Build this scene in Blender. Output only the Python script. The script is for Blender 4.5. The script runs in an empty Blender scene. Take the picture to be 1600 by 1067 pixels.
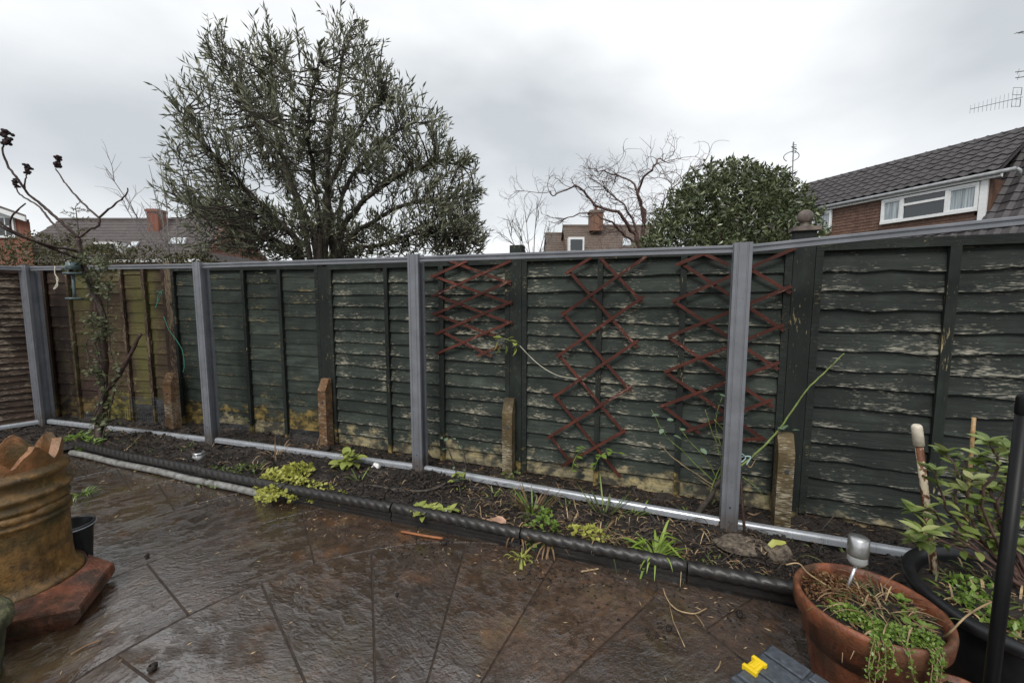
import bpy, math, random
import numpy as np
from mathutils import Vector, Matrix, Quaternion, noise as mnoise

random.seed(7); rng = np.random.default_rng(11)
sc = bpy.context.scene
COL = sc.collection
R = math.radians

# ------------------------------------------------------------------ camera, sky, sun, exposure
CAMZ, FPX, PITCH = 1.45, 650.0, R(5.5)
cd = bpy.data.cameras.new('camera'); cam = bpy.data.objects.new('camera', cd); COL.objects.link(cam)
cd.sensor_width = 36.0; cd.lens = FPX/1600*36; cd.clip_start = .05; cd.clip_end = 600
cam.location = (0, 0, CAMZ); cam.rotation_euler = (math.pi/2-PITCH, 0, 0)
sc.camera = cam
sc.view_settings.view_transform = 'Standard'; sc.view_settings.look = 'None'
sc.view_settings.gamma = 1; sc.view_settings.use_curve_mapping = False
sc.view_settings.exposure = 0.62

SUN_EL, SUN_ROT = R(48), R(200)
world = bpy.data.worlds.new('World'); sc.world = world; world.use_nodes = True
wn = world.node_tree; wn.nodes.clear()
def wnode(t, **k):
    n = wn.nodes.new(t)
    for a, b in k.items(): setattr(n, a, b)
    return n
wo = wnode('ShaderNodeOutputWorld'); wb = wnode('ShaderNodeBackground'); wb.inputs[1].default_value = .1
sky = wnode('ShaderNodeTexSky', sky_type='NISHITA', sun_disc=False, sun_elevation=SUN_EL, sun_rotation=SUN_ROT)
wc = wnode('ShaderNodeTexCoord'); wm = wnode('ShaderNodeMapping')
wm.inputs['Scale'].default_value = (1, 1, 2.2); wm.inputs['Location'].default_value = (0.1, 3.2, .5)
wn.links.new(wc.outputs['Generated'], wm.inputs[0])
w1 = wnode('ShaderNodeTexNoise'); w1.inputs['Scale'].default_value = 1.55; w1.inputs['Detail'].default_value = 6
w1.inputs['Roughness'].default_value = .45; w1.inputs['Distortion'].default_value = .1
wn.links.new(wm.outputs[0], w1.inputs['Vector'])
wr = wnode('ShaderNodeValToRGB')
e = wr.color_ramp.elements; e[0].position = .36; e[0].color = (4.15, 4.4, 4.6, 1); e[1].position = .62; e[1].color = (7.0, 7.1, 7.15, 1)
x = wr.color_ramp.elements.new(.47); x.color = (5.3, 5.5, 5.65, 1)
wn.links.new(w1.outputs['Fac'], wr.inputs[0])
wx = wnode('ShaderNodeMixRGB'); wx.inputs[0].default_value = .94
wn.links.new(sky.outputs[0], wx.inputs[1]); wn.links.new(wr.outputs[0], wx.inputs[2])
wn.links.new(wx.outputs[0], wb.inputs[0]); wn.links.new(wb.outputs[0], wo.inputs[0])

sl = bpy.data.lights.new('sun', 'SUN'); sl.energy = 1.5; sl.angle = R(22); sl.color = (1, .97, .93)
sun = bpy.data.objects.new('sun', sl); COL.objects.link(sun)
# sun_rotation is clockwise from +Y; the light comes from behind the camera, a little left
sdir = Vector((math.sin(SUN_ROT)*math.cos(SUN_EL), math.cos(SUN_ROT)*math.cos(SUN_EL), math.sin(SUN_EL)))
sun.rotation_euler = sdir.to_track_quat('Z', 'Y').to_euler()

# ------------------------------------------------------------------ pixel (1600x1067) -> world helpers, used once to place things
_f = Vector((0, math.cos(PITCH), -math.sin(PITCH))); _u = Vector((0, math.sin(PITCH), math.cos(PITCH)))
_C = Vector((0, 0, CAMZ))
def ray(px, py): return Vector(((px-800)/FPX, 0, 0)) + _u*((533.5-py)/FPX) + _f
def G(px, py, z=0.0):
    d = ray(px, py); return _C + d*((z-CAMZ)/d.z)
def D(px, py, Y):
    d = ray(px, py); return _C + d*(Y/d.y)
def onplane(px, py, p, n):
    d = ray(px, py); return _C + d*((p-_C).dot(n)/d.dot(n))
def proj(P):
    v = Vector(P)-_C; w = v.dot(_f); return (800+FPX*v.x/w, 533.5-FPX*v.dot(_u)/w)
def zat(x, y, py):
    d = ray(800, py)       # height above (x, y) whose image row is py
    lo, hi = -3, 12
    for _ in range(50):
        m = (lo+hi)/2
        if proj((x, y, m))[1] > py: lo = m
        else: hi = m
    return lo

# ------------------------------------------------------------------ objects
WL = {}; WM = {}
def top(name, label, cat, loc=(0, 0, 0), group=None):
    o = bpy.data.objects.new(name, None); COL.objects.link(o); o.empty_display_size = .1
    o.location = loc; o['label'] = label; o['category'] = cat
    if group: o['group'] = group
    WL[o] = Vector(loc); return o
def tag(o, label=None, cat=None, group=None, kind=None):
    if label: o['label'] = label
    if cat: o['category'] = cat
    if group: o['group'] = group
    if kind: o['kind'] = kind
    return o
class MB:
    def __init__(s): s.V = []; s.F = []; s.S = []
    def add(s, V, F, smooth=False):
        k = len(s.V); s.V += [tuple(v) for v in V]; s.F += [tuple(i+k for i in f) for f in F]; s.S += [smooth]*len(F); return s
    def box(s, c, size, M=None, bev=0):
        x, y, z = [a/2 for a in size]; c = Vector(c)
        V = [Vector((i*x, j*y, k*z)) for i in (-1, 1) for j in (-1, 1) for k in (-1, 1)]
        V = [(M @ v if M else v)+c for v in V]
        return s.add(V, [(0, 1, 3, 2), (4, 6, 7, 5), (0, 4, 5, 1), (2, 3, 7, 6), (0, 2, 6, 4), (1, 5, 7, 3)])
    def bar(s, p0, p1, w, h, up=(0, 0, 1), off=0):
        p0, p1, up = Vector(p0), Vector(p1), Vector(up)
        X = (p1-p0).normalized(); Y = up.cross(X).normalized(); Z = X.cross(Y)
        V = [p+Y*(a*w/2)+Z*(b*h/2+off) for p in (p0, p1) for a, b in ((-1, -1), (1, -1), (1, 1), (-1, 1))]
        return s.add(V, [(0, 3, 2, 1), (4, 5, 6, 7), (0, 1, 5, 4), (1, 2, 6, 5), (2, 3, 7, 6), (3, 0, 4, 7)])
    def tube(s, pts, rad, n=8, cap=True):
        pts = [Vector(p) for p in pts]
        if not hasattr(rad, '__len__'): rad = [rad]*len(pts)
        V = []; ref = None
        for i, p in enumerate(pts):
            t = (pts[min(i+1, len(pts)-1)]-pts[max(i-1, 0)])
            if t.length < 1e-9: t = Vector((0, 0, 1))
            t.normalize()
            if ref is None: ref = Vector((1, 0, 0)) if abs(t.x) < .8 else Vector((0, 1, 0))
            a = (ref - t*ref.dot(t)).normalized(); ref = a; b = t.cross(a)
            V += [p+(a*math.cos(2*math.pi*k/n)+b*math.sin(2*math.pi*k/n))*rad[i] for k in range(n)]
        F = [(i*n+k, i*n+(k+1) % n, (i+1)*n+(k+1) % n, (i+1)*n+k) for i in range(len(pts)-1) for k in range(n)]
        s.add(V, F, True)
        if cap:
            k = len(s.V)-len(V)
            s.F.append(tuple(k+i for i in range(n))[::-1]); s.F.append(tuple(k+(len(pts)-1)*n+i for i in range(n))); s.S += [False]*2
        return s
    def lathe(s, prof, c=(0, 0, 0), n=32, closed=False, jit=0):
        c = Vector(c); V = []
        for r, z in prof:
            for k in range(n):
                a = 2*math.pi*k/n; rr = r*(1+random.uniform(-jit, jit)); V.append(c+Vector((rr*math.cos(a), rr*math.sin(a), z)))
        m = len(prof)
        F = [(i*n+k, i*n+(k+1) % n, (i+1)*n+(k+1) % n, (i+1)*n+k) for i in range(m-1) for k in range(n)]
        return s.add(V, F, True)
    def disc(s, c, r, n=24, nrm=(0, 0, 1)):
        c = Vector(c); q = Vector(nrm).to_track_quat('Z', 'Y')
        return s.add([c+q @ Vector((r*math.cos(2*math.pi*k/n), r*math.sin(2*math.pi*k/n), 0)) for k in range(n)], [tuple(range(n))])
    def prism(s, poly, axis):
        n = len(poly); axis = Vector(axis); V = [Vector(p) for p in poly]+[Vector(p)+axis for p in poly]
        return s.add(V, [tuple(range(n))[::-1], tuple(range(n, 2*n))]+[(i, (i+1) % n, n+(i+1) % n, n+i) for i in range(n)])
    def ball(s, c, r, n=12, m=8, sq=(1, 1, 1), jit=0, seed=0):
        c = Vector(c); V = []
        for i in range(m+1):
            for k in range(n):
                ph = math.pi*i/m; th = 2*math.pi*k/n
                d = Vector((math.sin(ph)*math.cos(th), math.sin(ph)*math.sin(th), math.cos(ph)))
                rr = r*(1+jit*mnoise.noise(d*1.7+Vector((seed, 0, 0))))
                V.append(c+Vector((d.x*sq[0], d.y*sq[1], d.z*sq[2]))*rr)
        return s.add(V, [(i*n+k, (i+1)*n+k, (i+1)*n+(k+1) % n, i*n+(k+1) % n) for i in range(m) for k in range(n)], True)
def link(name, me, parent=None, M=None):
    o = bpy.data.objects.new(name, me); COL.objects.link(o)
    P = WL[parent] if parent else Vector((0, 0, 0))
    if parent: o.parent = parent
    if M is None: M = Matrix.Translation(P)
    PM = WM.get(parent) or Matrix.Translation(P)
    o.matrix_local = PM.inverted() @ M
    WL[o] = M.to_translation(); WM[o] = M.copy(); return o
def mesh(name, mb, mat=None):
    me = bpy.data.meshes.new(name); me.from_pydata([tuple(v) for v in mb.V], [], mb.F)
    if any(mb.S): me.polygons.foreach_set('use_smooth', mb.S)
    if mat: me.materials.append(mat)
    me.update(); return me
def part(name, mb, mat, parent=None, M=None, base=None):
    """verts are in world coordinates (or local to M)"""
    if M is None:
        b = Vector(base) if base is not None else (WL[parent] if parent else Vector((0, 0, 0)))
        mb2 = MB(); mb2.V = [Vector(v)-b for v in mb.V]; mb2.F = mb.F; mb2.S = mb.S; mb = mb2; M = Matrix.Translation(b)
    return link(name, mesh(name, mb, mat), parent, M)
def fastmesh(name, V, F, mat, smooth=False):
    V = np.asarray(V, np.float32); F = np.asarray(F, np.int32); k = F.shape[1]
    me = bpy.data.meshes.new(name); me.vertices.add(len(V)); me.vertices.foreach_set('co', V.ravel())
    me.loops.add(F.size); me.loops.foreach_set('vertex_index', F.ravel())
    me.polygons.add(len(F)); me.polygons.foreach_set('loop_start', np.arange(0, F.size, k, dtype=np.int32))
    if smooth: me.polygons.foreach_set('use_smooth', np.ones(len(F), bool))
    me.materials.append(mat); me.update(calc_edges=True); return me
def fpart(name, V, F, mat, parent=None, kind=None, smooth=False):
    P = WL[parent] if parent else Vector((0, 0, 0))
    o = link(name, fastmesh(name, np.asarray(V, np.float32)-np.array(P, np.float32), F, mat, smooth), parent)
    if kind: o['kind'] = kind
    return o
def frame(X, up, origin):
    X = Vector(X).normalized(); up = Vector(up); Y = up.cross(X).normalized(); Z = X.cross(Y)
    return Matrix(((X.x, Y.x, Z.x, origin[0]), (X.y, Y.y, Z.y, origin[1]), (X.z, Y.z, Z.z, origin[2]), (0, 0, 0, 1)))
def smooth_path(pts, n=6, jit=0.0):
    pts = [Vector(p) for p in pts]; out = []
    for i in range(len(pts)-1):
        p0, p1, p2, p3 = pts[max(i-1, 0)], pts[i], pts[i+1], pts[min(i+2, len(pts)-1)]
        for k in range(n):
            t = k/n
            q = .5*((2*p1)+(p2-p0)*t+(2*p0-5*p1+4*p2-p3)*t*t+(3*p1-p0-3*p2+p3)*t**3)
            if jit: q = q+Vector([random.uniform(-jit, jit) for _ in range(3)])
            out.append(q)
    return out+[pts[-1]]
def taper(a, b, n): return [a+(b-a)*i/(n-1) for i in range(n)]

# ------------------------------------------------------------------ materials
class NT:
    def __init__(s, name):
        s.m = bpy.data.materials.new(name); s.m.use_nodes = True; s.t = s.m.node_tree; s.t.nodes.clear()
        s.out = s.n('ShaderNodeOutputMaterial'); s.b = s.n('ShaderNodeBsdfPrincipled'); s.l(s.b.outputs[0], s.out.inputs[0])
        s.tc = s.n('ShaderNodeTexCoord'); s.geo = s.n('ShaderNodeNewGeometry')
    def n(s, t, **k):
        x = s.t.nodes.new(t)
        for a, b in k.items(): setattr(x, a, b)
        return x
    def l(s, a, b): s.t.links.new(a, b)
    def set(s, **k):
        for a, v in k.items():
            i = s.b.inputs[a.replace('_', ' ')]
            if hasattr(v, 'links'): s.l(v, i)
            elif isinstance(v, tuple): i.default_value = v+(1,) if len(v) == 3 else v
            else: i.default_value = v
        return s
    def obj(s, scale=(1, 1, 1), rand=True):
        mp = s.n('ShaderNodeMapping'); s.l(s.tc.outputs['Object'], mp.inputs[0]); mp.inputs['Scale'].default_value = scale
        if rand:
            oi = s.n('ShaderNodeObjectInfo'); ml = s.n('ShaderNodeMath', operation='MULTIPLY'); ml.inputs[1].default_value = 57.0
            s.l(oi.outputs['Random'], ml.inputs[0]); s.l(ml.outputs[0], mp.inputs['Location'])
        return mp.outputs[0]
    def pos(s, scale=(1, 1, 1), loc=(0, 0, 0)):
        mp = s.n('ShaderNodeMapping'); s.l(s.geo.outputs['Position'], mp.inputs[0]); mp.inputs['Scale'].default_value = scale; mp.inputs['Location'].default_value = loc
        return mp.outputs[0]
    def noise(s, vec, scale, detail=4, rough=.55, dist=0):
        x = s.n('ShaderNodeTexNoise'); s.l(vec, x.inputs['Vector']); x.inputs['Scale'].default_value = scale
        x.inputs['Detail'].default_value = detail; x.inputs['Roughness'].default_value = rough; x.inputs['Distortion'].default_value = dist
        return x.outputs['Fac']
    def voro(s, vec, scale, feature='F1'):
        x = s.n('ShaderNodeTexVoronoi', feature=feature); s.l(vec, x.inputs['Vector']); x.inputs['Scale'].default_value = scale
        return x.outputs['Distance']
    def ramp(s, fac, stops, interp='LINEAR'):
        x = s.n('ShaderNodeValToRGB'); s.l(fac, x.inputs[0]); cr = x.color_ramp; cr.interpolation = interp
        for i, (p, c) in enumerate(stops):
            el = cr.elements[i] if i < 2 else cr.elements.new(p)
            el.position = p
        for el, (p, c) in zip(cr.elements, sorted(stops, key=lambda q: q[0])):
            el.color = (c, c, c, 1) if not hasattr(c, '__len__') else tuple(c)+(1,)
        return x.outputs[0]
    def mix(s, fac, a, b, blend='MIX'):
        x = s.n('ShaderNodeMixRGB', blend_type=blend)
        for v, i in ((fac, 0), (a, 1), (b, 2)):
            if hasattr(v, 'links'): s.l(v, x.inputs[i])
            elif isinstance(v, tuple): x.inputs[i].default_value = v+(1,)
            else: x.inputs[i].default_value = v
        return x.outputs[0]
    def math(s, op, a, b=0.0, clamp=False):
        x = s.n('ShaderNodeMath', operation=op, use_clamp=clamp)
        for v, i in ((a, 0), (b, 1)):
            if hasattr(v, 'links'): s.l(v, x.inputs[i])
            else: x.inputs[i].default_value = v
        return x.outputs[0]
    def sep(s, vec, ax):
        x = s.n('ShaderNodeSeparateXYZ'); s.l(vec, x.inputs[0]); return x.outputs[ax]
    def bump(s, h, strength=.5, dist=.01):
        x = s.n('ShaderNodeBump'); s.l(h, x.inputs['Height']); x.inputs['Strength'].default_value = strength; x.inputs['Distance'].default_value = dist
        s.l(x.outputs[0], s.b.inputs['Normal']); return s
    def island(s): return s.geo.outputs['Random Per Island']
    def orand(s): return s.n('ShaderNodeObjectInfo').outputs['Random']
    def translucent(s, colr, amt=.3):
        t = s.n('ShaderNodeBsdfTranslucent'); x = s.n('ShaderNodeMixShader'); x.inputs[0].default_value = amt
        if hasattr(colr, 'links'): s.l(colr, t.inputs[0])
        else: t.inputs[0].default_value = colr+(1,)
        s.l(s.b.outputs[0], x.inputs[1]); s.l(t.outputs[0], x.inputs[2]); s.l(x.outputs[0], s.out.inputs[0]); return s

def simple(name, col, rough=.5, metal=0, var=.25, nscale=14, bump=.2, bdist=.004, spec=.5, coat=0, two=None):
    t = NT(name); v = t.obj(); nz = t.noise(v, nscale, 6)
    c2 = two or tuple(c*(1-var*1.6) for c in col)
    c = t.mix(t.ramp(nz, [(.3, 0), (.7, 1)]), c2, tuple(min(1, c*(1+var)) for c in col) if not two else col)
    t.set(Base_Color=c, Roughness=rough, Metallic=metal, Specular_IOR_Level=spec, Coat_Weight=coat)
    if bump: t.bump(t.noise(v, nscale*4, 5), bump, bdist)
    return t.m

def paintwood(name, paint, paint2, wood, bare=0.0, peel=.5, algae=0.0, lap=True):
    """painted fence timber; local X runs along the grain"""
    t = NT(name)
    grain = t.noise(t.obj((2.2, 25, 60)), 1, 6, .6); streak = t.noise(t.obj((12, 40, 75)), 1, 7, .72, .3)
    fine = t.noise(t.obj((22, 120, 190)), 1, 4, .6)
    broad = t.noise(t.pos((1, 1, 1)), 3.1, 5, .65)
    z = t.sep(t.tc.outputs['Object'], 2)
    edge = t.math('MULTIPLY', t.math('MAXIMUM', t.math('SUBTRACT', .036, z), -.02), 2.2 if lap else 0.0, False)       # lower edges weather first
    pk = t.math('ADD', t.math('ADD', t.math('MULTIPLY', streak, .60), t.math('MULTIPLY', t.math('SUBTRACT', broad, .09), .78)), edge)
    pk = t.math('ADD', pk, t.math('MULTIPLY', t.math('SUBTRACT', fine, .5), .85))
    th = .80-.12*peel
    pmask = t.ramp(pk, [(th-.02, 0), (th+.10, 1)])
    pc = t.mix(t.ramp(grain, [(.3, 0), (.7, 1)]), paint, paint2); pc = t.mix(t.math('MULTIPLY', t.ramp(t.noise(t.obj((3, 8, 12)), 1, 5, .65), [(.5, 0), (.75, 1)]), .5), pc, tuple(c*2.3 for c in paint2)); pc = t.mix(t.ramp(t.noise(t.pos((1, 1, 1), (7, 1, 2)), 3.5, 5, .65), [(.35, .55), (.6, 0)]), pc, tuple(c*.45 for c in paint))
    pc = t.mix(t.math('MULTIPLY', t.orand(), .38), pc, tuple(c*.42 for c in paint))
    dark = tuple(c*.22 for c in wood)
    wc_ = t.mix(t.ramp(grain, [(.32, 0), (.66, 1)]), dark, wood)
    worn = t.mix(t.ramp(fine, [(.3, 0), (.7, 1)]), tuple(c*.55 for c in wood), tuple(min(1, c*1.25+.03) for c in wood))
    col = t.mix(t.math('MULTIPLY', pmask, .72), pc, worn)
    if bare > 0:
        wz = t.sep(t.geo.outputs['Position'], 2)
        st = t.noise(t.pos((3, 3, 4.5)), 2.2, 6, .65)
        f = t.math('SUBTRACT', t.math('ADD', bare, t.math('MULTIPLY', t.math('SUBTRACT', st, .55), .75)), wz)
        f = t.ramp(t.math('ADD', t.math('MULTIPLY', f, 6), .5), [(.25, 0), (.75, 1)])
        stain = t.ramp(t.noise(t.pos((5, 5, 7)), 1.8, 6, .65), [(.42, 0), (.6, 1)])
        raw = t.mix(stain, tuple(c*.12 for c in wood), t.mix(t.ramp(grain, [(.25, 0), (.7, 1)]), tuple(c*.45 for c in wood), tuple(a*b for a, b in zip(wood, (1.05, .95, .62)))))
        col = t.mix(f, col, raw)
    if algae > 0:
        a = t.ramp(t.noise(t.pos((1.6, 1.6, .55), (3.3, 0, 0)), 1.5, 4), [(.58-.1*algae, 0), (.72-.1*algae, 1)])
        col = t.mix(t.math('MULTIPLY', a, .85), col, t.mix(grain, (.045, .042, .013), (.135, .125, .04)))
    t.set(Base_Color=col, Roughness=t.ramp(grain, [(.2, .62), (.8, .85)]), Specular_IOR_Level=.3)
    h = t.math('ADD', t.math('MULTIPLY', grain, .7), t.math('MULTIPLY', t.math('ADD', fine, t.math('MULTIPLY', pmask, -.6)), .35))
    t.bump(h, .8, .007); return t.m

GREEN, GREEN2 = (.0165, .0235, .0195), (.052, .063, .052)
M_green = paintwood('green_fence_paint', GREEN, GREEN2, (.36, .33, .26), 0, .6)
M_green_worn = paintwood('worn_green_fence_paint', GREEN, GREEN2, (.37, .335, .25), .20, .60)
M_green_panel2 = paintwood('green_paint_over_brown', GREEN, GREEN2, (.26, .20, .085), .33, .2)
M_green_dark = paintwood('dark_green_fence_paint', (.013, .0175, .015), (.037, .044, .038), (.36, .335, .27), .08, .50)
M_batten = paintwood('green_batten_paint', (.010, .0135, .0115), (.022, .028, .0235), (.34, .27, .13), .17, .05, 0, False)
M_brown = paintwood('brown_fence_stain', (.028, .016, .012), (.062, .036, .026), (.17, .125, .07), .36, .35, .25)
M_brown_algae = paintwood('brown_fence_algae', (.04, .026, .016), (.085, .058, .03), (.25, .22, .07), .35, .35, 1.35)
M_brown_rough = paintwood('rough_brown_fence', (.03, .018, .013), (.075, .048, .034), (.28, .23, .17), .12, .9)
M_spur = paintwood('orange_spur_timber', (.08, .042, .02), (.20, .108, .05), (.42, .37, .28), 0, 1.05, 0, False)
M_spur_grey = paintwood('weathered_spur_timber', (.06, .042, .02), (.17, .125, .062), (.40, .35, .25), 0, .75, 0, False)
M_lath = paintwood('trellis_red_stain', (.055, .015, .010), (.12, .034, .022), (.30, .18, .14), 0, .25, 0, False)

def metal(name, col, rough, mt=.15, mudz=.13):
    t = NT(name); s_ = t.noise(t.obj((30, 30, 1.5)), 1, 4); d = t.noise(t.obj((9, 9, 9)), 1, 6)
    c = t.mix(t.ramp(d, [(.35, 0), (.75, 1)]), tuple(x*.82 for x in col), tuple(x*1.1 for x in col))
    c = t.mix(t.math('MULTIPLY', t.ramp(t.noise(t.obj((26, 26, 26), True), 1, 3), [(.66, 0), (.72, 1)]), .35), c, (.07, .05, .035))
    wz = t.sep(t.geo.outputs['Position'], 2)     # splashed mud low down
    mud = t.math('MULTIPLY', t.ramp(t.math('SUBTRACT', t.math('ADD', mudz, t.math('MULTIPLY', d, .16)), wz), [(.0, 0), (.08, 1)]), .55)
    c = t.mix(mud, c, (.09, .065, .045))
    t.set(Base_Color=c, Roughness=t.ramp(s_, [(.2, rough-.1), (.8, rough+.12)]), Metallic=mt); t.bump(s_, .06, .002); return t.m
M_metal = metal('grey_powder_coated_metal', (.178, .186, .205), .36)
M_metal_pale = metal('pale_grey_powder_coated_metal', (.40, .42, .45), .28, .3, -.02)
M_metal_dark = simple('dark_groove_metal', (.045, .05, .06), .5)

def soilmat():
    t = NT('wet_soil'); v = t.pos()
    n1 = t.noise(v, 7, 8, .65); n2 = t.noise(v, 46, 8, .7); n3 = t.noise(v, 2.1, 3)
    c = t.mix(t.ramp(n2, [(.3, 0), (.72, 1)]), (.003, .0022, .0017), (.022, .015, .0105))
    c = t.mix(t.math('MULTIPLY', t.ramp(n1, [(.45, 0), (.7, 1)]), .6), c, (.062, .042, .03))
    spk = t.ramp(t.noise(v, 120, 2), [(.7, 0), (.76, 1)])
    c = t.mix(t.math('MULTIPLY', spk, .5), c, (.16, .12, .08))
    t.set(Base_Color=c, Roughness=t.ramp(n1, [(.3, .28), (.7, .75)]), Specular_IOR_Level=.6)
    t.bump(t.math('ADD', n1, t.math('MULTIPLY', n2, .8)), 1.0, .03); return t.m
M_soil = soilmat()
M_clod = simple('soil_clod', (.021, .0145, .0105), .42, 0, .5, 40, .9, .01)

def slabmat():
    t = NT('wet_riven_slab'); v = t.obj((1, 1, 1)); p = t.pos(); n1_ = t.noise(p, 1.9, 4, .6)
    riv = t.noise(t.obj((9, 15, 9)), 1, 9, .66, .12); riv2 = t.noise(t.obj((40, 52, 40)), 1, 4, .55, .3); px_ = t.sep(t.geo.outputs['Position'], 0); drym = t.ramp(t.math('ADD', px_, t.math('MULTIPLY', n1_, 2.2)), [(.55, 0), (1.0, 1)])
    n1 = t.noise(p, 2.2, 5, .6);  n2 = t.noise(p, 5.5, 6, .62); n3 = t.noise(p, 24, 6, .7)
    c = t.mix(t.ramp(n3, [(.3, 0), (.72, 1)]), (.028, .0165, .0105), (.165, .098, .060))
    c = t.mix(t.math('MULTIPLY', t.orand(), .55), c, (.030, .023, .020))
    c = t.mix(t.math('MULTIPLY', t.ramp(n2, [(.56, 0), (.7, 1)]), .62), c, (.19, .078, .02))       # rusty patches
    c = t.mix(t.math('MULTIPLY', t.ramp(n1, [(.53, 0), (.66, 1)]), .5), c, (.135, .105, .038))        # algae
    wetn = t.math('ADD', t.math('ADD', t.noise(p, 3.4, 7, .68, .3), t.math('MULTIPLY', riv, .35)), t.math('MULTIPLY', px_, -.045)); wet = t.ramp(wetn, [(.54, 0), (.74, 1)])
    lichen = t.ramp(t.noise(p, 60, 4, .7), [(.62, 0), (.74, 1)])
    c = t.mix(t.math('MULTIPLY', lichen, .45), c, (.26, .215, .16))
    mudm = t.ramp(t.noise(t.pos((1, 1, 1), (4, 2, 0)), 1.5, 5, .62), [(.42, 0), (.6, 1)])
    c = t.mix(t.math('MULTIPLY', mudm, .62), c, (.024, .0165, .012))
    c = t.mix(t.math('MULTIPLY', wet, .36), c, (.018, .011, .007))
    rg = t.math('ADD', t.ramp(n2, [(.3, .16), (.7, .34)]), t.math('ADD', t.math('MULTIPLY', riv2, .10), t.math('MULTIPLY', drym, .28)))
    t.set(Base_Color=c, Roughness=t.mix(wet, rg, (.07, .07, .07)), Specular_IOR_Level=.6, Coat_Weight=wet, Coat_Roughness=.045, Coat_IOR=2.3)
    ridge = t.math('ABSOLUTE', t.math('SUBTRACT', riv, .5)); h = t.math('ADD', t.math('MULTIPLY', ridge, -.9), t.math('ADD', t.math('MULTIPLY', riv, .6), t.math('ADD', t.math('MULTIPLY', riv2, .24), t.math('MULTIPLY', t.noise(p, 110, 3), .05))))
    t.bump(h, .62, .034); bn = t.t.nodes['Bump']; t.l(t.math('SUBTRACT', .75, t.math('MULTIPLY', wet, .48)), bn.inputs['Strength']); t.l(bn.outputs[0], t.b.inputs['Coat Normal']); return t.m
M_slab = slabmat()
M_mortar = simple('muddy_joint', (.040, .027, .019), .5, 0, .4, 30, .6, .006)
M_edging = simple('black_edging', (.012, .012, .013), .40, 0, .4, 16, .5, .004, two=(.022, .018, .015))
def terra(name, a, b, stain, green):
    t = NT(name); p = t.obj((1, 1, 1), False); n = t.noise(p, 6, 6); n2 = t.noise(p, 32, 6, .65); v = t.noise(t.obj((14, 14, 2.2), False), 1, 5)
    c = t.mix(t.ramp(n2, [(.3, 0), (.7, 1)]), a, b)
    c = t.mix(t.math('MULTIPLY', t.ramp(n, [(.42, 0), (.64, 1)]), green), c, stain)
    c = t.mix(t.math('MULTIPLY', t.ramp(v, [(.5, 0), (.68, 1)]), .65), c, tuple(x*.18 for x in a))
    c = t.mix(t.math('MULTIPLY', t.ramp(t.noise(p, 42, 5, .65), [(.60, 0), (.68, 1)]), .8), c, (.03, .02, .012))
    c = t.mix(t.math('MULTIPLY', t.ramp(t.noise(t.obj((26, 26, 6), False), 1, 6, .7), [(.58, 0), (.72, 1)]), .35), c, tuple(min(.6, x*1.8+.07) for x in b))
    c = t.mix(t.math('MULTIPLY', t.ramp(t.noise(t.obj((5, 5, 9), False), 1, 4), [(.55, 0), (.66, 1)]), .55), c, (.028, .024, .012))
    t.set(Base_Color=c, Roughness=t.ramp(n2, [(.3, .32), (.7, .6)]), Specular_IOR_Level=.5); t.bump(t.math('ADD', n2, t.noise(p, 90, 4)), .5, .006); return t.m
M_terra = terra('wet_terracotta', (.14, .045, .02), (.27, .085, .036), (.11, .058, .034), .7)
M_terra_old = terra('stained_chimney_clay', (.10, .052, .014), (.27, .145, .042), (.040, .034, .011), .9)
M_terra_crown = terra('orange_chimney_clay', (.19, .075, .026), (.33, .15, .06), (.06, .05, .018), .85)
M_terra_base = terra('red_chimney_clay', (.11, .035, .018), (.24, .08, .04), (.025, .018, .013), .85)

def leafmat(name, a, b, c=None, rough=.42, trans=.22, spec=.5, by='island'):
    t = NT(name); r = t.island() if by == 'island' else t.orand()
    st = [(0, a), (.75, b)]+([(1.0, c)] if c else [])
    col = t.ramp(r, st); nz = t.noise(t.obj((1, 1, 1), True), 30, 3)
    col = t.mix(.35, col, t.mix(nz, tuple(x*.5 for x in a), b))
    t.set(Base_Color=col, Roughness=rough, Specular_IOR_Level=spec); t.translucent(col, trans); return t.m
M_olive = leafmat('grey_green_willow_leaf', (.07, .078, .046), (.20, .21, .13), (.40, .39, .27), .5, .18)
M_laurel = leafmat('laurel_leaf', (.04, .055, .024), (.125, .15, .07), (.30, .33, .17), .26, .15)
M_hedge = leafmat('brown_green_hedge_leaf', (.045, .042, .018), (.10, .10, .035), (.17, .11, .05), .6, .2)
M_ivy = leafmat('ivy_leaf', (.045, .06, .026), (.13, .15, .07), (.30, .30, .17), .4, .2)
M_lime = leafmat('lime_leaf', (.30, .33, .05), (.52, .52, .12), (.62, .60, .2), .45, .25)
M_pale = leafmat('pale_green_leaf', (.24, .30, .06), (.40, .44, .12), None, .45, .25, by='obj')
M_fresh = leafmat('fresh_green_leaf', (.09, .17, .025), (.22, .33, .06), (.36, .45, .12), .4, .25)
M_blade = leafmat('bright_green_blade', (.14, .24, .03), (.30, .42, .07), (.44, .52, .16), .38, .25, by='obj')
M_weed = leafmat('weed_leaf', (.045, .075, .02), (.13, .18, .05), (.26, .26, .09), .5, .2)
M_shrub = leafmat('glossy_shrub_leaf', (.085, .13, .03), (.22, .28, .075), (.52, .52, .24), .27, .18, by='obj')
M_rose = leafmat('rose_leaf', (.10, .16, .10), (.20, .28, .18), None, .4, .2, by='obj')
M_dead = leafmat('withered_leaf', (.10, .055, .028), (.28, .17, .085), (.42, .31, .18), .6, .15)
M_redmoss = leafmat('reddish_moss', (.09, .045, .02), (.20, .085, .03), (.20, .17, .05), .6, .15)
M_pinkleaf = simple('pinkish_dead_leaf', (.42, .25, .17), .6, 0, .3, 20)
M_bark = simple('dark_bark', (.06, .048, .036), .85, 0, .5, 30, .8, .01)
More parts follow.
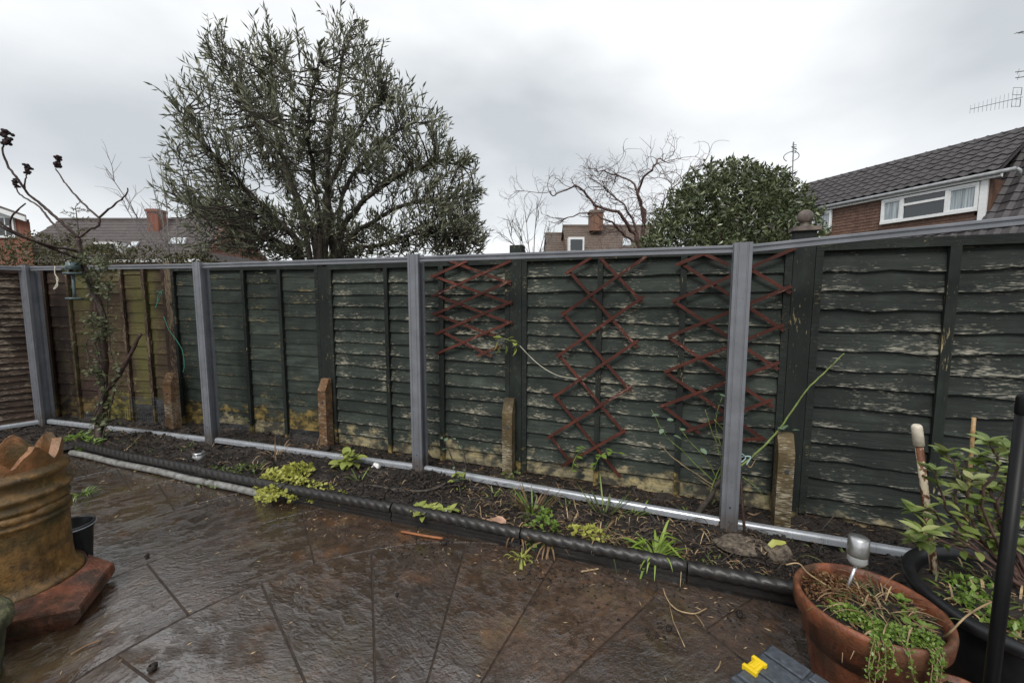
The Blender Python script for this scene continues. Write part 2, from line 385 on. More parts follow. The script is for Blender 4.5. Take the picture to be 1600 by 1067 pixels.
M_bark_wet = simple('wet_red_bark', (.05, .026, .019), .5, 0, .5, 40, .7, .006)
M_twig = simple('grey_twig', (.075, .06, .05), .8, 0, .4, 20, 0)
M_twig_pale = simple('pale_grey_twig', (.20, .185, .175), .85, 0, .3, 20, 0)
M_twig_red = simple('reddish_twig', (.10, .055, .045), .7, 0, .4, 20, 0)
M_stem = simple('green_stem', (.16, .21, .05), .5, 0, .35, 20, 0)
M_cone = simple('sumac_cone', (.035, .014, .016), .85, 0, .6, 60, .9, .01)
M_straw = simple('dry_straw', (.38, .27, .15), .7, 0, .4, 20, 0)
M_bamboo = simple('bamboo_cane', (.30, .19, .085), .5, 0, .45, 25, .2)
M_black = simple('black_plastic', (.012, .0125, .014), .34, 0, .3, 20, .1, .001)
M_blackpole = simple('black_painted_pole', (.003, .003, .0035), .45, 0, .3, 20, .1, .001, .25)
M_white = simple('white_frame_paint', (.74, .75, .75), .4, 0, .06, 10, 0)
M_whitecap = simple('off_white_rubber_cap', (.58, .52, .42), .6, 0, .15, 40, .2)
M_steel = simple('brushed_steel', (.55, .55, .55), .3, .9, .2, 30, .1)
M_pipe = simple('grey_plastic_pipe', (.29, .295, .285), .3, 0, .35, 22, .15, .002, two=(.09, .08, .07))
M_yellow = simple('yellow_plastic', (.72, .50, .008), .38, 0, .1, 10, .05)
M_boxgrey = simple('grey_box_plastic', (.058, .068, .082), .42, 0, .3, 60, .45, .003)
M_stone = simple('wet_stone', (.17, .135, .10), .6, 0, .5, 14, .8, .02)
M_concrete = simple('fresh_post_concrete', (.15, .12, .09), .9, 0, .6, 40, .9, .01)
M_chalk = simple('white_chalk', (.74, .73, .70), .8, 0, .15, 30, .4)
M_twine = simple('green_twine', (.05, .26, .16), .7, 0, .2, 20, 0)
M_string = simple('white_string', (.6, .56, .45), .8, 0, .2, 20, 0)
M_feeder = simple('blue_grey_feeder_plastic', (.09, .13, .14), .35, 0, .2, 20, 0)
M_moss = simple('mossy_planter_stone', (.075, .075, .035), .85, 0, .6, 12, .8, .02)
M_finial = simple('finial_wood', (.13, .10, .085), .6, 0, .4, 20, .4)
M_rust = None
def rustmat():
    t = NT('flaking_white_paint_on_rust'); v = t.obj((1, 1, .55), False); n = t.noise(v, 32, 5, .6, .6)
    c = t.mix(t.ramp(n, [(.45, 0), (.5, 1)]), (.62, .53, .38), t.mix(t.noise(v, 70, 3), (.035, .014, .008), (.22, .075, .025)))
    t.set(Base_Color=c, Roughness=.6); t.bump(n, .4, .004); return t.m
M_rust = rustmat()
def glassmat(name, col=(.02, .025, .03), rough=.05):
    t = NT(name); t.set(Base_Color=col, Roughness=rough, Specular_IOR_Level=.9); return t.m
M_glass = glassmat('window_glass'); M_lens = glassmat('clear_lens', (.35, .36, .36), .15)
M_curtain = simple('net_curtain', (.42, .47, .50), .8, 0, .15, 8, 0)
M_skylight = glassmat('skylight_glass', (.5, .53, .56), .08)
def tilemat(name, a, b):
    t = NT(name); n = t.noise(t.pos(), 5, 6, .65); r = t.orand(); i = t.island()
    c = t.mix(t.ramp(n, [(.3, 0), (.7, 1)]), a, b); c = t.mix(t.math('MULTIPLY', t.mix(.5, r, i), .45), c, tuple(x*.5 for x in a))
    c = t.mix(t.math('MULTIPLY', t.ramp(t.noise(t.pos(), 22, 4), [(.62, 0), (.7, 1)]), .4), c, (.17, .16, .13))
    t.set(Base_Color=c, Roughness=.62); return t.m
M_tile = tilemat('dark_roof_tile', (.038, .034, .036), (.085, .075, .078))
M_tile_far = tilemat('grey_brown_roof_tile', (.075, .062, .06), (.15, .125, .12))
M_tile_brown = tilemat('brown_roof_tile', (.09, .065, .05), (.17, .125, .10))
M_hung = tilemat('brown_hung_tile', (.085, .042, .027), (.175, .092, .06))
def brick(name, a, b, sc_):
    t = NT(name); mp = t.obj((1, 1, 1), False)
    x = t.n('ShaderNodeTexBrick'); t.l(mp, x.inputs['Vector']); x.inputs['Scale'].default_value = sc_
    x.inputs['Color1'].default_value = a+(1,); x.inputs['Color2'].default_value = b+(1,); x.inputs['Mortar'].default_value = (.2, .17, .14, 1)
    x.inputs['Mortar Size'].default_value = .012; x.inputs['Brick Width'].default_value = .225; x.inputs['Row Height'].default_value = .075
    c = t.mix(t.math('MULTIPLY', t.noise(t.pos(), 3, 5), .5), x.outputs[0], tuple(q*.5 for q in a))
    t.set(Base_Color=c, Roughness=.85); return t.m
M_brick = brick('red_brick', (.26, .09, .055), (.19, .07, .045), 1.0)
M_brick_brown = brick('brown_brick', (.23, .12, .075), (.17, .085, .055), 1.0)
M_lead = simple('grey_gutter', (.30, .31, .32), .5, 0, .2, 10, 0)
M_antenna = simple('antenna_aluminium', (.16, .165, .175), .5, .3, .2, 10, 0)
M_earth = simple('garden_earth', (.035, .035, .016), .9, 0, .5, 3, .5, .05)

# ================================================================== THE SETTING
b = MB(); b.add([(-250, -60, -.05), (250, -60, -.05), (250, 400, -.05), (-250, 400, -.05)], [(0, 1, 2, 3)])
g = part('ground', b, M_earth); g['kind'] = 'structure'

EDGE = [(-8, 3.35), (-5.3, 3.72), (-4.18, 3.87), (-1.76, 2.96), (-.41, 2.51), (.53, 2.16), (1.37, 1.85), (2.6, 1.42), (4.2, .85)]
def edge_y(x):
    for (x0, y0), (x1, y1) in zip(EDGE, EDGE[1:]):
        if x <= x1: return y0+(y1-y0)*(x-x0)/(x1-x0)
    return EDGE[-1][1]
MOUND = [(*G(640, 765, .08).xy, .42, .085), (*G(1165, 855, .08).xy, .16, .05), (*G(1250, 880, .06).xy, .22, .05), (*G(520, 740, .06).xy, .5, .03), (*G(190, 690, .06).xy, .5, .04)]
def soilz(x, y):
    d = y-edge_y(x)
    z = .045+.02*min(1, max(0, (.35-d)/.35))
    for mx, my, r, h in MOUND: z += h*math.exp(-((x-mx)**2+(y-my)**2)/(r*r)*1.6)
    v = Vector((x, y, 0))
    z += .030*mnoise.noise(v*3.1)+.028*mnoise.noise(v*8.3)+.022*mnoise.noise(v*19)+.013*mnoise.noise(v*41)
    if d < .05: z -= .05*min(1, (.05-d)/.05)
    return z
def Gs(px, py):
    p = G(px, py, .06)
    for _ in range(3): p = G(px, py, soilz(p.x, p.y))
    return p
nx, ny = 460, 84
V = []; 
for i in range(nx):
    x = -7.6+11.6*i/(nx-1); y0 = edge_y(x)+.01
    for j in range(ny):
        y = y0+2.5*(j/(ny-1))**1.35; V.append((x, y, soilz(x, y)))
idx = np.arange(nx*ny).reshape(nx, ny)
F = np.stack([idx[:-1, :-1], idx[1:, :-1], idx[1:, 1:], idx[:-1, 1:]], -1).reshape(-1, 4)
bed = fpart('flower_bed_soil', V, F, M_soil, None, None, True); bed['kind'] = 'structure'

# patio: radial slabs round a centre just in front of the camera
b = MB(); b.add([(-9, -2, -.0042), (6, -2, -.0042), (6, 5.5, -.0042), (-9, 5.5, -.0042)], [(0, 1, 2, 3)])
patio = part('patio', b, M_mortar); patio['kind'] = 'structure'
PC = (-.35, .97); rings = [0, .44, 1.42, 2.08, 2.7, 3.35, 4.0, 4.7, 5.4, 6.1]
for ri in range(1, len(rings)):
    r0, r1 = rings[ri-1], rings[ri]
    n = 8 if ri == 1 else (16 if ri <= 4 else 24)
    for k in range(n):
        off = 19.5 + (0 if ri in (1, 2) else 360/n*(.18*ri))
        a0, a1 = R(off+360/n*k), R(off+360/n*(k+1)); am = (a0+a1)/2; rm = (r0+r1)/2
        c = Vector((PC[0]+rm*math.cos(am), PC[1]+rm*math.sin(am), 0))
        if c.y < -.4 or c.y > edge_y(c.x)+.45 or c.x > 3.3 or c.x < -6.6: continue
        g0 = .0042
        def poly(ins, z):
            P = []; m = 5
            for t in range(m+1):
                rr = r1-g0*1.7-ins; aa = a0+(g0+ins)/rr+(a1-a0-2*(g0+ins)/rr)*t/m
                w = .0035*mnoise.noise(Vector((aa*40, rr*9, 3)))
                P.append(Vector((PC[0]+(rr+w)*math.cos(aa), PC[1]+(rr+w)*math.sin(aa), z)))
            rr = r0+g0*1.7+ins
            for t in range(m, -1, -1):
                aa = a0+(g0+ins)/max(rr, .03)+(a1-a0-2*(g0+ins)/max(rr, .03))*t/m
                w = .0035*mnoise.noise(Vector((aa*40, rr*9, 8)))
                P.append(Vector((PC[0]+(rr+w)*math.cos(aa), PC[1]+(rr+w)*math.sin(aa), z)))
            return P
        zt = random.uniform(-.001, .001)
        A, B = poly(0, -.03), poly(0, -.004+zt); Cc = poly(.0012, zt); m = len(A)
        rot = Matrix.Rotation(am+random.choice((0, .5, 1.57, 1.2)), 4, 'Z'); M = Matrix.Translation(c) @ rot; Mi = M.inverted()
        b = MB(); b.add([Mi @ v for v in A+B+Cc], [(i, (i+1) % m, m+(i+1) % m, m+i) for i in range(m)]+[(m+i, m+(i+1) % m, 2*m+(i+1) % m, 2*m+i) for i in range(m)]+[tuple(range(2*m, 3*m))])
        if (Cc[0]-Cc[2]).cross(Cc[1]-Cc[2]).z < 0: b.F = [f[::-1] for f in b.F]
        part('slab', b, M_slab, patio, M)

# ================================================================== THE OLD TIMBER FENCE
def board_mesh(L, h, tilt, mat, wav, seed, nseg=None, th=.010):
    nseg = nseg or max(4, int(L/.075)); V = []
    for i in range(nseg+1):
        x = L*i/nseg
        low = wav*(mnoise.noise(Vector((x*2.3, seed, 0)))+.55*mnoise.noise(Vector((x*6.1, seed, 5)))+.3*mnoise.noise(Vector((x*17, seed, 9))))
        bow = .008*mnoise.noise(Vector((x*2.6, seed, 20)))
        V += [(x, -tilt+bow, low), (x, -tilt*.45+bow*.6, h*.5), (x, 0, h), (x, th-tilt+bow, low), (x, th, h)]
    F = []
    for i in range(nseg):
        a, c = i*5, i*5+5
        F += [(a, c, c+1, a+1), (a+1, c+1, c+2, a+2), (a+3, c+3, c, a), (a+4, a+3, c+3, c+4)[::-1]]
    F += [(0, 1, 2, 4, 3), tuple(nseg*5+q for q in (3, 4, 2, 1, 0))]
    mb = MB(); mb.add(V, F); return mesh('board', mb, mat)
SEED = [0]
def fence_panel(fence, p0, p1, zt0, zt1, rows, bats, mats, wav=.012, zb=.06, woven=False, frame_mat=None, top_board=True, batw=.042, skip=()):
    p0, p1 = Vector((p0[0], p0[1], 0)), Vector((p1[0], p1[1], 0)); X = (p1-p0).normalized(); Y = Vector((-X.y, X.x, 0))
    L = (p1-p0).length; up = Vector((0, 0, 1)); frame_mat = frame_mat or M_batten
    b = MB()                                        # the panel's own edge frame (behind and at the sides)
    for s_ in (0.02, L-.02):
        q = p0+X*s_; zt = zt0+(zt1-zt0)*s_/L
        b.box(q-Y*.03+up*((zt+zb)/2), (.04, .022, zt-zb), Matrix.Rotation(math.atan2(X.y, X.x), 3, 'Z'))
    if top_board:
        b.bar(p0-Y*.028+up*(zt0-.02), p1-Y*.028+up*(zt1-.02), .03, .04)
        b.bar(p0-Y*.002+up*(zt0+.008), p1-Y*.002+up*(zt1+.008), .07, .014)
    pan = part('fence_panel', b, frame_mat, fence, base=p0)
    for i in range(rows):
        SEED[0] += 1; sd = SEED[0]*3.7
        za = zb+(zt0-.05-zb)*i/rows; zc = zb+(zt1-.05-zb)*i/rows; ph = (zt0-.05-zb)/rows
        mt = mats(i, rows)
        segs = [(0.0, L)] if not woven else list(zip([0]+[q*L for q in bats], [q*L for q in bats]+[L]))
        for k, (s0, s1) in enumerate(segs):
            if (i, k) in skip: continue
            dz = 0 if not woven else random.uniform(-.012, .012)+(.5*ph if k % 2 else 0)
            dy = 0 if not woven else -.006*(k % 2)
            a = p0+X*s0+up*(za+(zc-za)*s0/L+dz+random.uniform(-.005, .005))+Y*dy
            e = p0+X*s1+up*(za+(zc-za)*s1/L+dz+random.uniform(-.005, .005))+Y*dy
            h = min(ph+.03, (zt0+zt1)/2-.012-a.z)
            me = board_mesh((e-a).length, h, .026 if not woven else .012, mt if not isinstance(mt, list) else mt[k], wav, sd+k*9.1)
            link('board', me, pan, frame(e-a, up, a))
    for q in bats:
        zt = zt0+(zt1-zt0)*q; c = p0+X*(q*L)-Y*.034; w = batw*random.uniform(.9, 1.1)
        M = frame(up+X*random.uniform(-.006, .006), Y, c+up*(zb-.02)); bb = MB()
        H = zt-zb-.02
        bb.box((H/2, 0, 0), (H, w, .026)); part('batten', bb, frame_mat, pan, M)
    return pan

fence = top('garden_fence', 'old timber lap fence with peeling dark green paint, brown and mossy at its left end', 'fence', (0.04, 3.4, 0))
F1 = G(285, 662, .04); F2 = G(520, 690, .04); F3 = G(808, 735, .04); F4 = G(1228, 800, .04)
F0 = Vector((-5.62, 5.02, .04)); d45 = Vector((1.70, -.70, 0)); F5 = F4+d45*1.05; F6 = F5+d45
def inset(a, c, m0=.06, m1=.06):
    d = (c-a).normalized(); return a+d*m0, c-d*m1
mg = lambda i, n: M_green
p, q = inset(F0, F1, .05, .048)
def m1(i, n): return [M_brown, M_brown, M_brown_algae, M_brown_algae, M_brown_algae]
fence_panel(fence, p, q, 1.86, 1.86, 13, [.22, .44, .66, .84], m1, .004, .05, True, M_brown, True, .036, skip=((0, 3), (0, 4), (1, 4)))
p, q = inset(F1, F2, .048, .061)
fence_panel(fence, p, q, 1.82, 1.80, 13, [.25, .52, .76], lambda i, n: [M_green_panel2]*4 if i > 0 else [M_green_panel2, M_green_worn, M_green_worn, M_green_panel2], .005, .06, True, M_batten, True, .04)
p, q = inset(F2, F3, .061, .053)
fence_panel(fence, p, q, 1.79, 1.785, 15, [.36, .66], lambda i, n: M_green_worn, .008, .05)
p, q = inset(F3, F4, .053, .061)
fence_panel(fence, p, q, 1.80, 1.795, 15, [.335, .655], lambda i, n: M_green_worn, .011, .05)
p, q = inset(F4, F5, .061, .061)
zt5 = zat(*(F4+(F5-F4)*.95).xy, 352)
fence_panel(fence, p, q, 1.80, 1.80, 14, [.36, .67], lambda i, n: M_green_dark, .024, .07, batw=.046)
p, q = inset(F5, F6, .061, .06)
fence_panel(fence, p, q, 1.80, 1.80, 14, [.36, .67], lambda i, n: M_green_dark, .016, .07)

def fence_post(P, X, w, H, mat, ball=False, cap=False):
    b = MB(); M = frame(Vector((0, 0, 1)), Vector((-X.y, X.x, 0)), (P.x, P.y, -.1))
    b.box((.5*(H+.1), 0, 0), (H+.1, w, .085))
    po = part('fence_post', b, mat, fence, M)
    if cap or ball:
        c = MB(); c.box((P.x, P.y, H+.012), (w+.035, .12, .024), Matrix.Rotation(math.atan2(X.y, X.x), 3, 'Z'))
        cp = part('post_cap', c, M_finial if ball else mat, po, base=(P.x, P.y, H))
        if ball:
            c = MB(); c.lathe([(.03, 0), (.034, .01), (.022, .018), (.024, .03), (.02, .034)], (P.x, P.y, H+.024), 16); c.ball((P.x, P.y, H+.024+.066), .044, 18, 12)
            part('ball_finial', c, M_finial, po, base=(P.x, P.y, H+.02))
    return po
Xd = (F6-F0).normalized()
fence_post(F1, (F2-F0).normalized(), .09, 1.88, M_brown, cap=False)
fence_post(F2, (F3-F1).normalized(), .115, 1.78, M_batten)
zc = zat(F3.x, F3.y, 384)
fence_post(F3, (F4-F2).normalized(), .10, zc, M_batten)
zc = zat(F4.x, F4.y, 362)
fence_post(F4, (F5-F3).normalized(), .115, zc, M_batten, ball=True)
fence_post(F5, d45.normalized(), .115, 1.84, M_batten)
fence_post(Vector((F0.x+.0, F0.y, 0)), Xd, .09, 1.84, M_brown)
def spur(px, py, ptop, w, mat, off=.10):
    base = G(px, py, .05); X = Xd; H = zat(base.x, base.y, ptop)
    M = frame(X, (0, 0, 1), (base.x, base.y, -.1)); h = H+.1; d = .088
    b = MB(); poly = [(-w/2, -d/2, 0), (-w/2, d/2, 0), (-w/2, d/2, h), (-w/2, d*.1, h), (-w/2, -d/2, h-.11)]
    b.prism(poly, (w, 0, 0)); b.F = [f[::-1] for f in b.F]
    s_ = part('repair_spur', b, mat, fence, M)
    for z in (h-.22, h-.62):
        if z < .2: continue
        c = MB(); c.tube([M @ Vector((.006, -d/2-.008, z)), M @ Vector((.006, -d/2+.01, z))], .011, 8); part('bolt', c, M_metal_dark, s_)
sp1 = spur(272, 668, 583, .125, M_spur); spur(511, 694, 592, .092, M_spur); spur(795, 741, 623, .082, M_spur_grey); spur(1219, 818, 678, .088, M_spur_grey)
# gravel boards / rotten ground boards
for (a, c, h) in ((F2, F3, .07), (F3, F4, .075), (F4, F5, .09), (F5, F6, .09)):
    p, q = inset(a, c, .07, .07); me = board_mesh((q-p).length, h, .014, M_spur_grey if a is not F4 else M_brown_rough, .012, p.x*5)
    o = link('gravel_board', me, fence, frame(q-p, (0, 0, 1), (p.x, p.y, .005))); 

side = top('side_fence', 'rough dark brown wooden fence at the far left, turning towards the camera', 'fence', (-5.7, 4.8, 0))
P1, P2, P3, P4 = G(72, 662, .05), G(333, 690, .05), G(657, 737, .05), G(1137, 826, .05)
ld = Vector((-.62, -.78, 0)).normalized()
s0 = P1+Vector((-.10, .12, 0)); s1 = s0+ld*1.8
fence_panel(side, s1, s0, 1.80, 1.80, 24, [.4], lambda i, n: M_brown_rough, .011, .07, frame_mat=M_brown)
s2 = s1+ld*1.8
fence_panel(side, s2, s1-ld*.0, 1.80, 1.80, 24, [.4], lambda i, n: M_brown_rough, .011, .07, frame_mat=M_brown)

# wire mesh stapled over the hole at the foot of the brown panel
a = F0+(F1-F0)*.60; c = F0+(F1-F0)*.97; Yn = Vector((-Xd.y, Xd.x, 0))
mw = top('wire_mesh', 'small sheet of rusty wire mesh over the hole under the brown fence panel', 'wire mesh', a)
b = MB()
for i in range(23):
    q = a+(c-a)*i/22-Yn*.05; b.tube([q+Vector((0, 0, .02)), q+Vector((0, 0, .30+.02*math.sin(i)))], .0022, 4)
for z in (.06, .13, .2, .27, .3): b.tube([a-Yn*.052+Vector((0, 0, z)), c-Yn*.052+Vector((0, 0, z+.01))], .0022, 4)
part('wire', b, M_metal_dark, mw)

# ================================================================== THE NEW GREY METAL FRAME
frm = top('metal_fence_frame', 'new grey metal fence frame of posts and rails standing empty before the old fence', 'fence frame', P3)
dr = (P4-P3).normalized(); dr2 = Vector((.942, -.336, 0)).normalized()
P5 = P4+dr2*2.3; PL = P1+ld*1.9
hp = [(-.047, -.047), (-.030, -.047), (-.028, -.0435), (-.022, -.0435), (-.020, -.047), (.020, -.047), (.022, -.0435), (.028, -.0435), (.030, -.047), (.047, -.047),
      (.047, -.028), (.014, -.028), (.014, .028), (.047, .028), (.047, .047), (-.047, .047), (-.047, .028), (-.014, .028), (-.014, -.028), (-.047, -.028)]
tops = {}
for P, ty, dd in ((P1, 415, P2-P1), (P2, 410, P3-P1), (P3, 398, P4-P2), (P4, 380, P5-P3)):
    H = zat(P.x, P.y, ty); tops[id(P)] = H; dd = Vector((dd.x, dd.y, 0)).normalized()
    M = frame(dd, (0, 0, 1), (P.x, P.y, -.15)); b = MB(); sc_ = 1.25 if P is P1 else 1.0
    b.prism([(x*sc_, y*sc_, 0) for x, y in hp], (0, 0, H+.15)); po = part('post', b, M_metal, frm, M)
    for z in (.27, .36): 
        c = MB(); c.tube([M @ Vector((.0, -.047*sc_-.003, z)), M @ Vector((0, -.04*sc_, z))], .006, 8); part('screw', c, M_metal_dark, po)
def rail(a, c, za, zc, name, mat, drop=0, trim=.049, d=.042, h=.043):
    e = (c-a).normalized(); A = Vector((a.x, a.y, za))+e*trim; B = Vector((c.x, c.y, zc))-e*trim
    M = frame(B-A, (0, 0, 1), A); L = (B-A).length; b = MB()
    prof = [(-d/2, -h), (d/2, -h), (d/2, 0), (d/2-.006, 0), (d/2-.006, -.012), (-d/2+.006, -.012), (-d/2+.006, 0), (-d/2+.003, 0), (-d/2, -.004), (-d/2, -.015), (-d/2+.009, -.017), (-d/2+.009, -.027), (-d/2, -.029)]
    if name == 'bottom_rail': prof = [(-d/2, -h), (d/2, -h), (d/2, -.004), (d/2-.006, 0), (-d/2+.014, 0), (-d/2+.007, -.003), (-d/2+.002, -.010), (-d/2, -.018)]
    b.prism([(0, y, z) for y, z in prof], (L, 0, 0)); b.F = [f[::-1] for f in b.F]
    return part(name, b, mat, frm, M)
def frac(a, c, px):   # fraction along a->c whose image column is px
    lo, hi = 0, 1
    for _ in range(40):
        m = (lo+hi)/2; q = a+(c-a)*m
        if q.y > .1 and proj(q)[0] < px: lo = m
        else: hi = m
    return lo
t = frac(P4, P5, 1560); q = P4+(P5-P4)*t; z60 = zat(q.x, q.y, 333); zP5 = 1.785+(z60-1.785)/t
z0 = [zat(P.x, P.y, y) for P, y in ((P1, 417), (P2, 412), (P3, 401), (P4, 383))]
rail(PL, P1, zat(PL.x, PL.y, 405) if False else z0[0]+.0, z0[0], 'top_rail', M_metal)
rail(P1, P2, z0[0], z0[1], 'top_rail', M_metal); rail(P2, P3, z0[1], z0[2], 'top_rail', M_metal); rail(P3, P4, z0[2], z0[3], 'top_rail', M_metal)
rail(P4, P5, z0[3], zP5, 'top_rail', M_metal)
zb_ = .108
rail(PL, P1, zb_, zb_, 'bottom_rail', M_metal_pale); rail(P1, P2, zb_, zb_-.018, 'bottom_rail', M_metal_pale)
rail(P2, P3, zb_-.012, zb_, 'bottom_rail', M_metal_pale)
rail(P3, P4, zb_, zb_+.004, 'bottom_rail', M_metal_pale); rail(P4, P5, zb_+.004, zb_-.02, 'bottom_rail', M_metal_pale)

# ================================================================== EDGING
ep = [Vector((x, y, 0)) for x, y in EDGE[2:8]]
cum = [0]
for a, c in zip(ep, ep[1:]): cum.append(cum[-1]+(c-a).length)
def ept(s):
    for i in range(len(ep)-1):
        if s <= cum[i+1]: return ep[i]+(ep[i+1]-ep[i])*((s-cum[i])/(cum[i+1]-cum[i]))
    return ep[-1]
total = cum[-1]; nsec = 8; sl_ = total/nsec
elabs = ['far end section of black rope-topped edging, beside the chimney pot', 'black rope-topped edging section lying behind the far half of the grey pipe',
         'black rope-topped edging section behind the near end of the grey pipe', 'black rope-topped edging section in front of the yellow creeping plant',
         'black rope-topped edging section in front of the bare soil mound and primrose', 'black rope-topped edging section below the withered strap-leaved clump',
         'black rope-topped edging section under the bright green spiky clump', 'nearest black rope-topped edging section, running behind the terracotta pot']
for k in range(nsec):
    s0_, s1_ = k*sl_+.004, (k+1)*sl_-.004; mid = ept((s0_+s1_)/2)
    o = top('rope_edging', elabs[k], 'garden edging', mid, 'rope-topped edging sections round the bed')
    n = int(sl_/.011); nt = 20; V = []; yaw = random.uniform(-.012, .012); dz = random.uniform(-.006, .004)
    A, B = ept(s0_), ept(s1_); X = (B-A).normalized(); Y = Vector((-X.y, X.x, 0))
    for i in range(n+1):
        s_ = s0_+(s1_-s0_)*i/n; c = ept(s_)+Vector((0, 0, .093+dz))+Y*(yaw*(i/n-.5)*2)
        for t in range(nt):
            th = 2*math.pi*t/nt; rr = .034*(1+.16*abs(math.sin(1.5*(th-s_*2*math.pi/.20))))-.003
            if i in (0, n): rr *= .93
            V.append(c+Y*(rr*math.cos(th))+Vector((0, 0, rr*math.sin(th))))
    b = MB(); b.add(V, [(i*nt+t, (i+1)*nt+t, (i+1)*nt+(t+1) % nt, i*nt+(t+1) % nt) for i in range(n) for t in range(nt)], True)
    b.add([V[t] for t in range(nt)], [tuple(range(nt))]); b.add([V[n*nt+t] for t in range(nt)], [tuple(range(nt))[::-1]])
    part('rope_top', b, M_edging, o)
    b = MB(); b.bar(A+Vector((0, 0, .028+dz)), B+Vector((0, 0, .028+dz)), .026, .09)
    b.bar(A-Y*.017+Vector((0, 0, .03)), B-Y*.017+Vector((0, 0, .03)), .012, .014)
    part('edging_base', b, M_edging, o)

pipe_a, pipe_b = G(112, 707, .03), G(428, 776, .03)
b = MB(); n = 24; q0 = pipe_a; path = [pipe_a+(pipe_b-pipe_a)*(i/n)+Vector((0, 0, .004*math.sin(i*.7))) for i in range(n+1)]
b.tube(path, .0255, 16, False); 
e = (pipe_b-pipe_a).normalized()
b2 = MB(); b2.V = []; 
o = top('pipe', 'muddy grey plastic pipe lying on the patio along the left part of the edging', 'pipe', (pipe_a+pipe_b)/2)
part('pipe_wall', b, M_pipe, o)
b = MB(); b.tube([pipe_b-e*.10, pipe_b-e*.05], .0245, 14); part('bore_shade_plug', b, M_black, o)  # solid black plug inside the open end, its colour standing in for the hollow's shade

# ================================================================== FOLIAGE HELPERS
def quad_leaves(P, Dr, L, W, fold=.35, seed=1):
    """many small folded leaves as numpy arrays: P points, Dr directions"""
    r = np.random.default_rng(seed); P = np.asarray(P, float); Dr = np.asarray(Dr, float); n = len(P)
    Dr = Dr/np.linalg.norm(Dr, axis=1)[:, None]
    a = r.normal(size=(n, 3)); s = np.cross(Dr, a); s /= np.linalg.norm(s, axis=1)[:, None]; nn = np.cross(s, Dr)
    L = L*r.uniform(.65, 1.25, n)[:, None]; W = W*r.uniform(.7, 1.25, n)[:, None]
    tip = P+Dr*L+nn*L*r.uniform(-.18, .18, n)[:, None]
    m = P+Dr*L*.45
    V = np.stack([P, m+s*W*.5+nn*W*fold*.5, tip, m-s*W*.5+nn*W*fold*.5], 1).reshape(-1, 3)
    k = np.arange(n)*4
    F = np.concatenate([np.stack([k, k+1, k+2], 1), np.stack([k, k+2, k+3], 1)])
    return V, F
def leaf_mesh(name, mat, wid=.45, fold=.18, droop=.15, n=4, shape=1.0):
    """unit-length leaf along +X, face up +Z"""
    V = []; F = []
    for i in range(n+1):
        t = i/n; w = wid*.5*(math.sin(math.pi*min(1, t*.93+.07)**shape))**.8 if 0 < t < 1 else (0.02 if t == 0 else 0.0)
        z = -droop*t*t
        V += [(t, -w, z+w*fold*2), (t, 0, z), (t, w, z+w*fold*2)]
    for i in range(n):
        a = i*3; F += [(a, a+3, a+4, a+1), (a+1, a+4, a+5, a+2)]
    b = MB(); b.add(V, F, True); return mesh(name, b, mat)
def put_leaf(parent, me, p, d, L, name='leaf', roll=0.0, wscale=1.0):
    d = Vector(d).normalized(); up = Vector((0, 0, 1)) if abs(d.z) < .95 else Vector((1, 0, 0))
    M = frame(d, up, p) @ Matrix.Rotation(roll, 4, 'X') @ Matrix.Diagonal((L, L*wscale, L, 1))
    o = bpy.data.objects.new(name, me); COL.objects.link(o); o.parent = parent; o.matrix_local = Matrix.Translation(-WL[parent]) @ M; return o
def rdir(zmin=-1, zmax=1):
    z = random.uniform(zmin, zmax); a = random.uniform(0, 2*math.pi); r = math.sqrt(1-z*z); return Vector((r*math.cos(a), r*math.sin(a), z))
def inpoly(x, y, P):
    c = False; j = len(P)-1
    for i in range(len(P)):
        if (P[i][1] > y) != (P[j][1] > y) and x < (P[j][0]-P[i][0])*(y-P[i][1])/(P[j][1]-P[i][1])+P[i][0]: c = not c
        j = i
    return c
def polydist(x, y, P):
    best = 1e9
    for i in range(len(P)):
        ax, ay = P[i-1]; bx, by = P[i]; dx, dy = bx-ax, by-ay
        t = max(0, min(1, ((x-ax)*dx+(y-ay)*dy)/(dx*dx+dy*dy+1e-9))); best = min(best, math.hypot(x-ax-dx*t, y-ay-dy*t))
    return best

# ================================================================== THE BIG WILLOW-LEAVED TREE
YT = 7.6
OUT = [(290, 392), (268, 372), (258, 300), (264, 240), (280, 222), (262, 148), (298, 165), (290, 108), (316, 100), (313, 32), (345, 58), (375, 72), (402, 80), (410, 14), (430, 48), (446, 38), (480, 62), (496, 85), (502, 45), (524, 34), (540, 10), (567, 22), (577, 58), (592, 58), (606, 82), (617, 70), (614, 120), (628, 142), (655, 152), (688, 172), (700, 205), (722, 225), (735, 245), (748, 262), (764, 298), (746, 322), (750, 350), (768, 372), (750, 400), (700, 402), (560, 405), (420, 405)]
OW = [(D(x, y, YT).x, D(x, y, YT).z) for x, y in OUT]
tb = D(505, 400, YT); tb.z = -.05
t_ = top('tree', 'tall many-stemmed willow-leaved evergreen tree with a wide grey-green crown behind the fence', 'tree', (tb.x, YT, 0))
W2 = lambda x, y, dy=0: Vector((D(x, y, YT).x, YT+dy, D(x, y, YT).z))
gx = lambda x: D(x, 400, YT).x
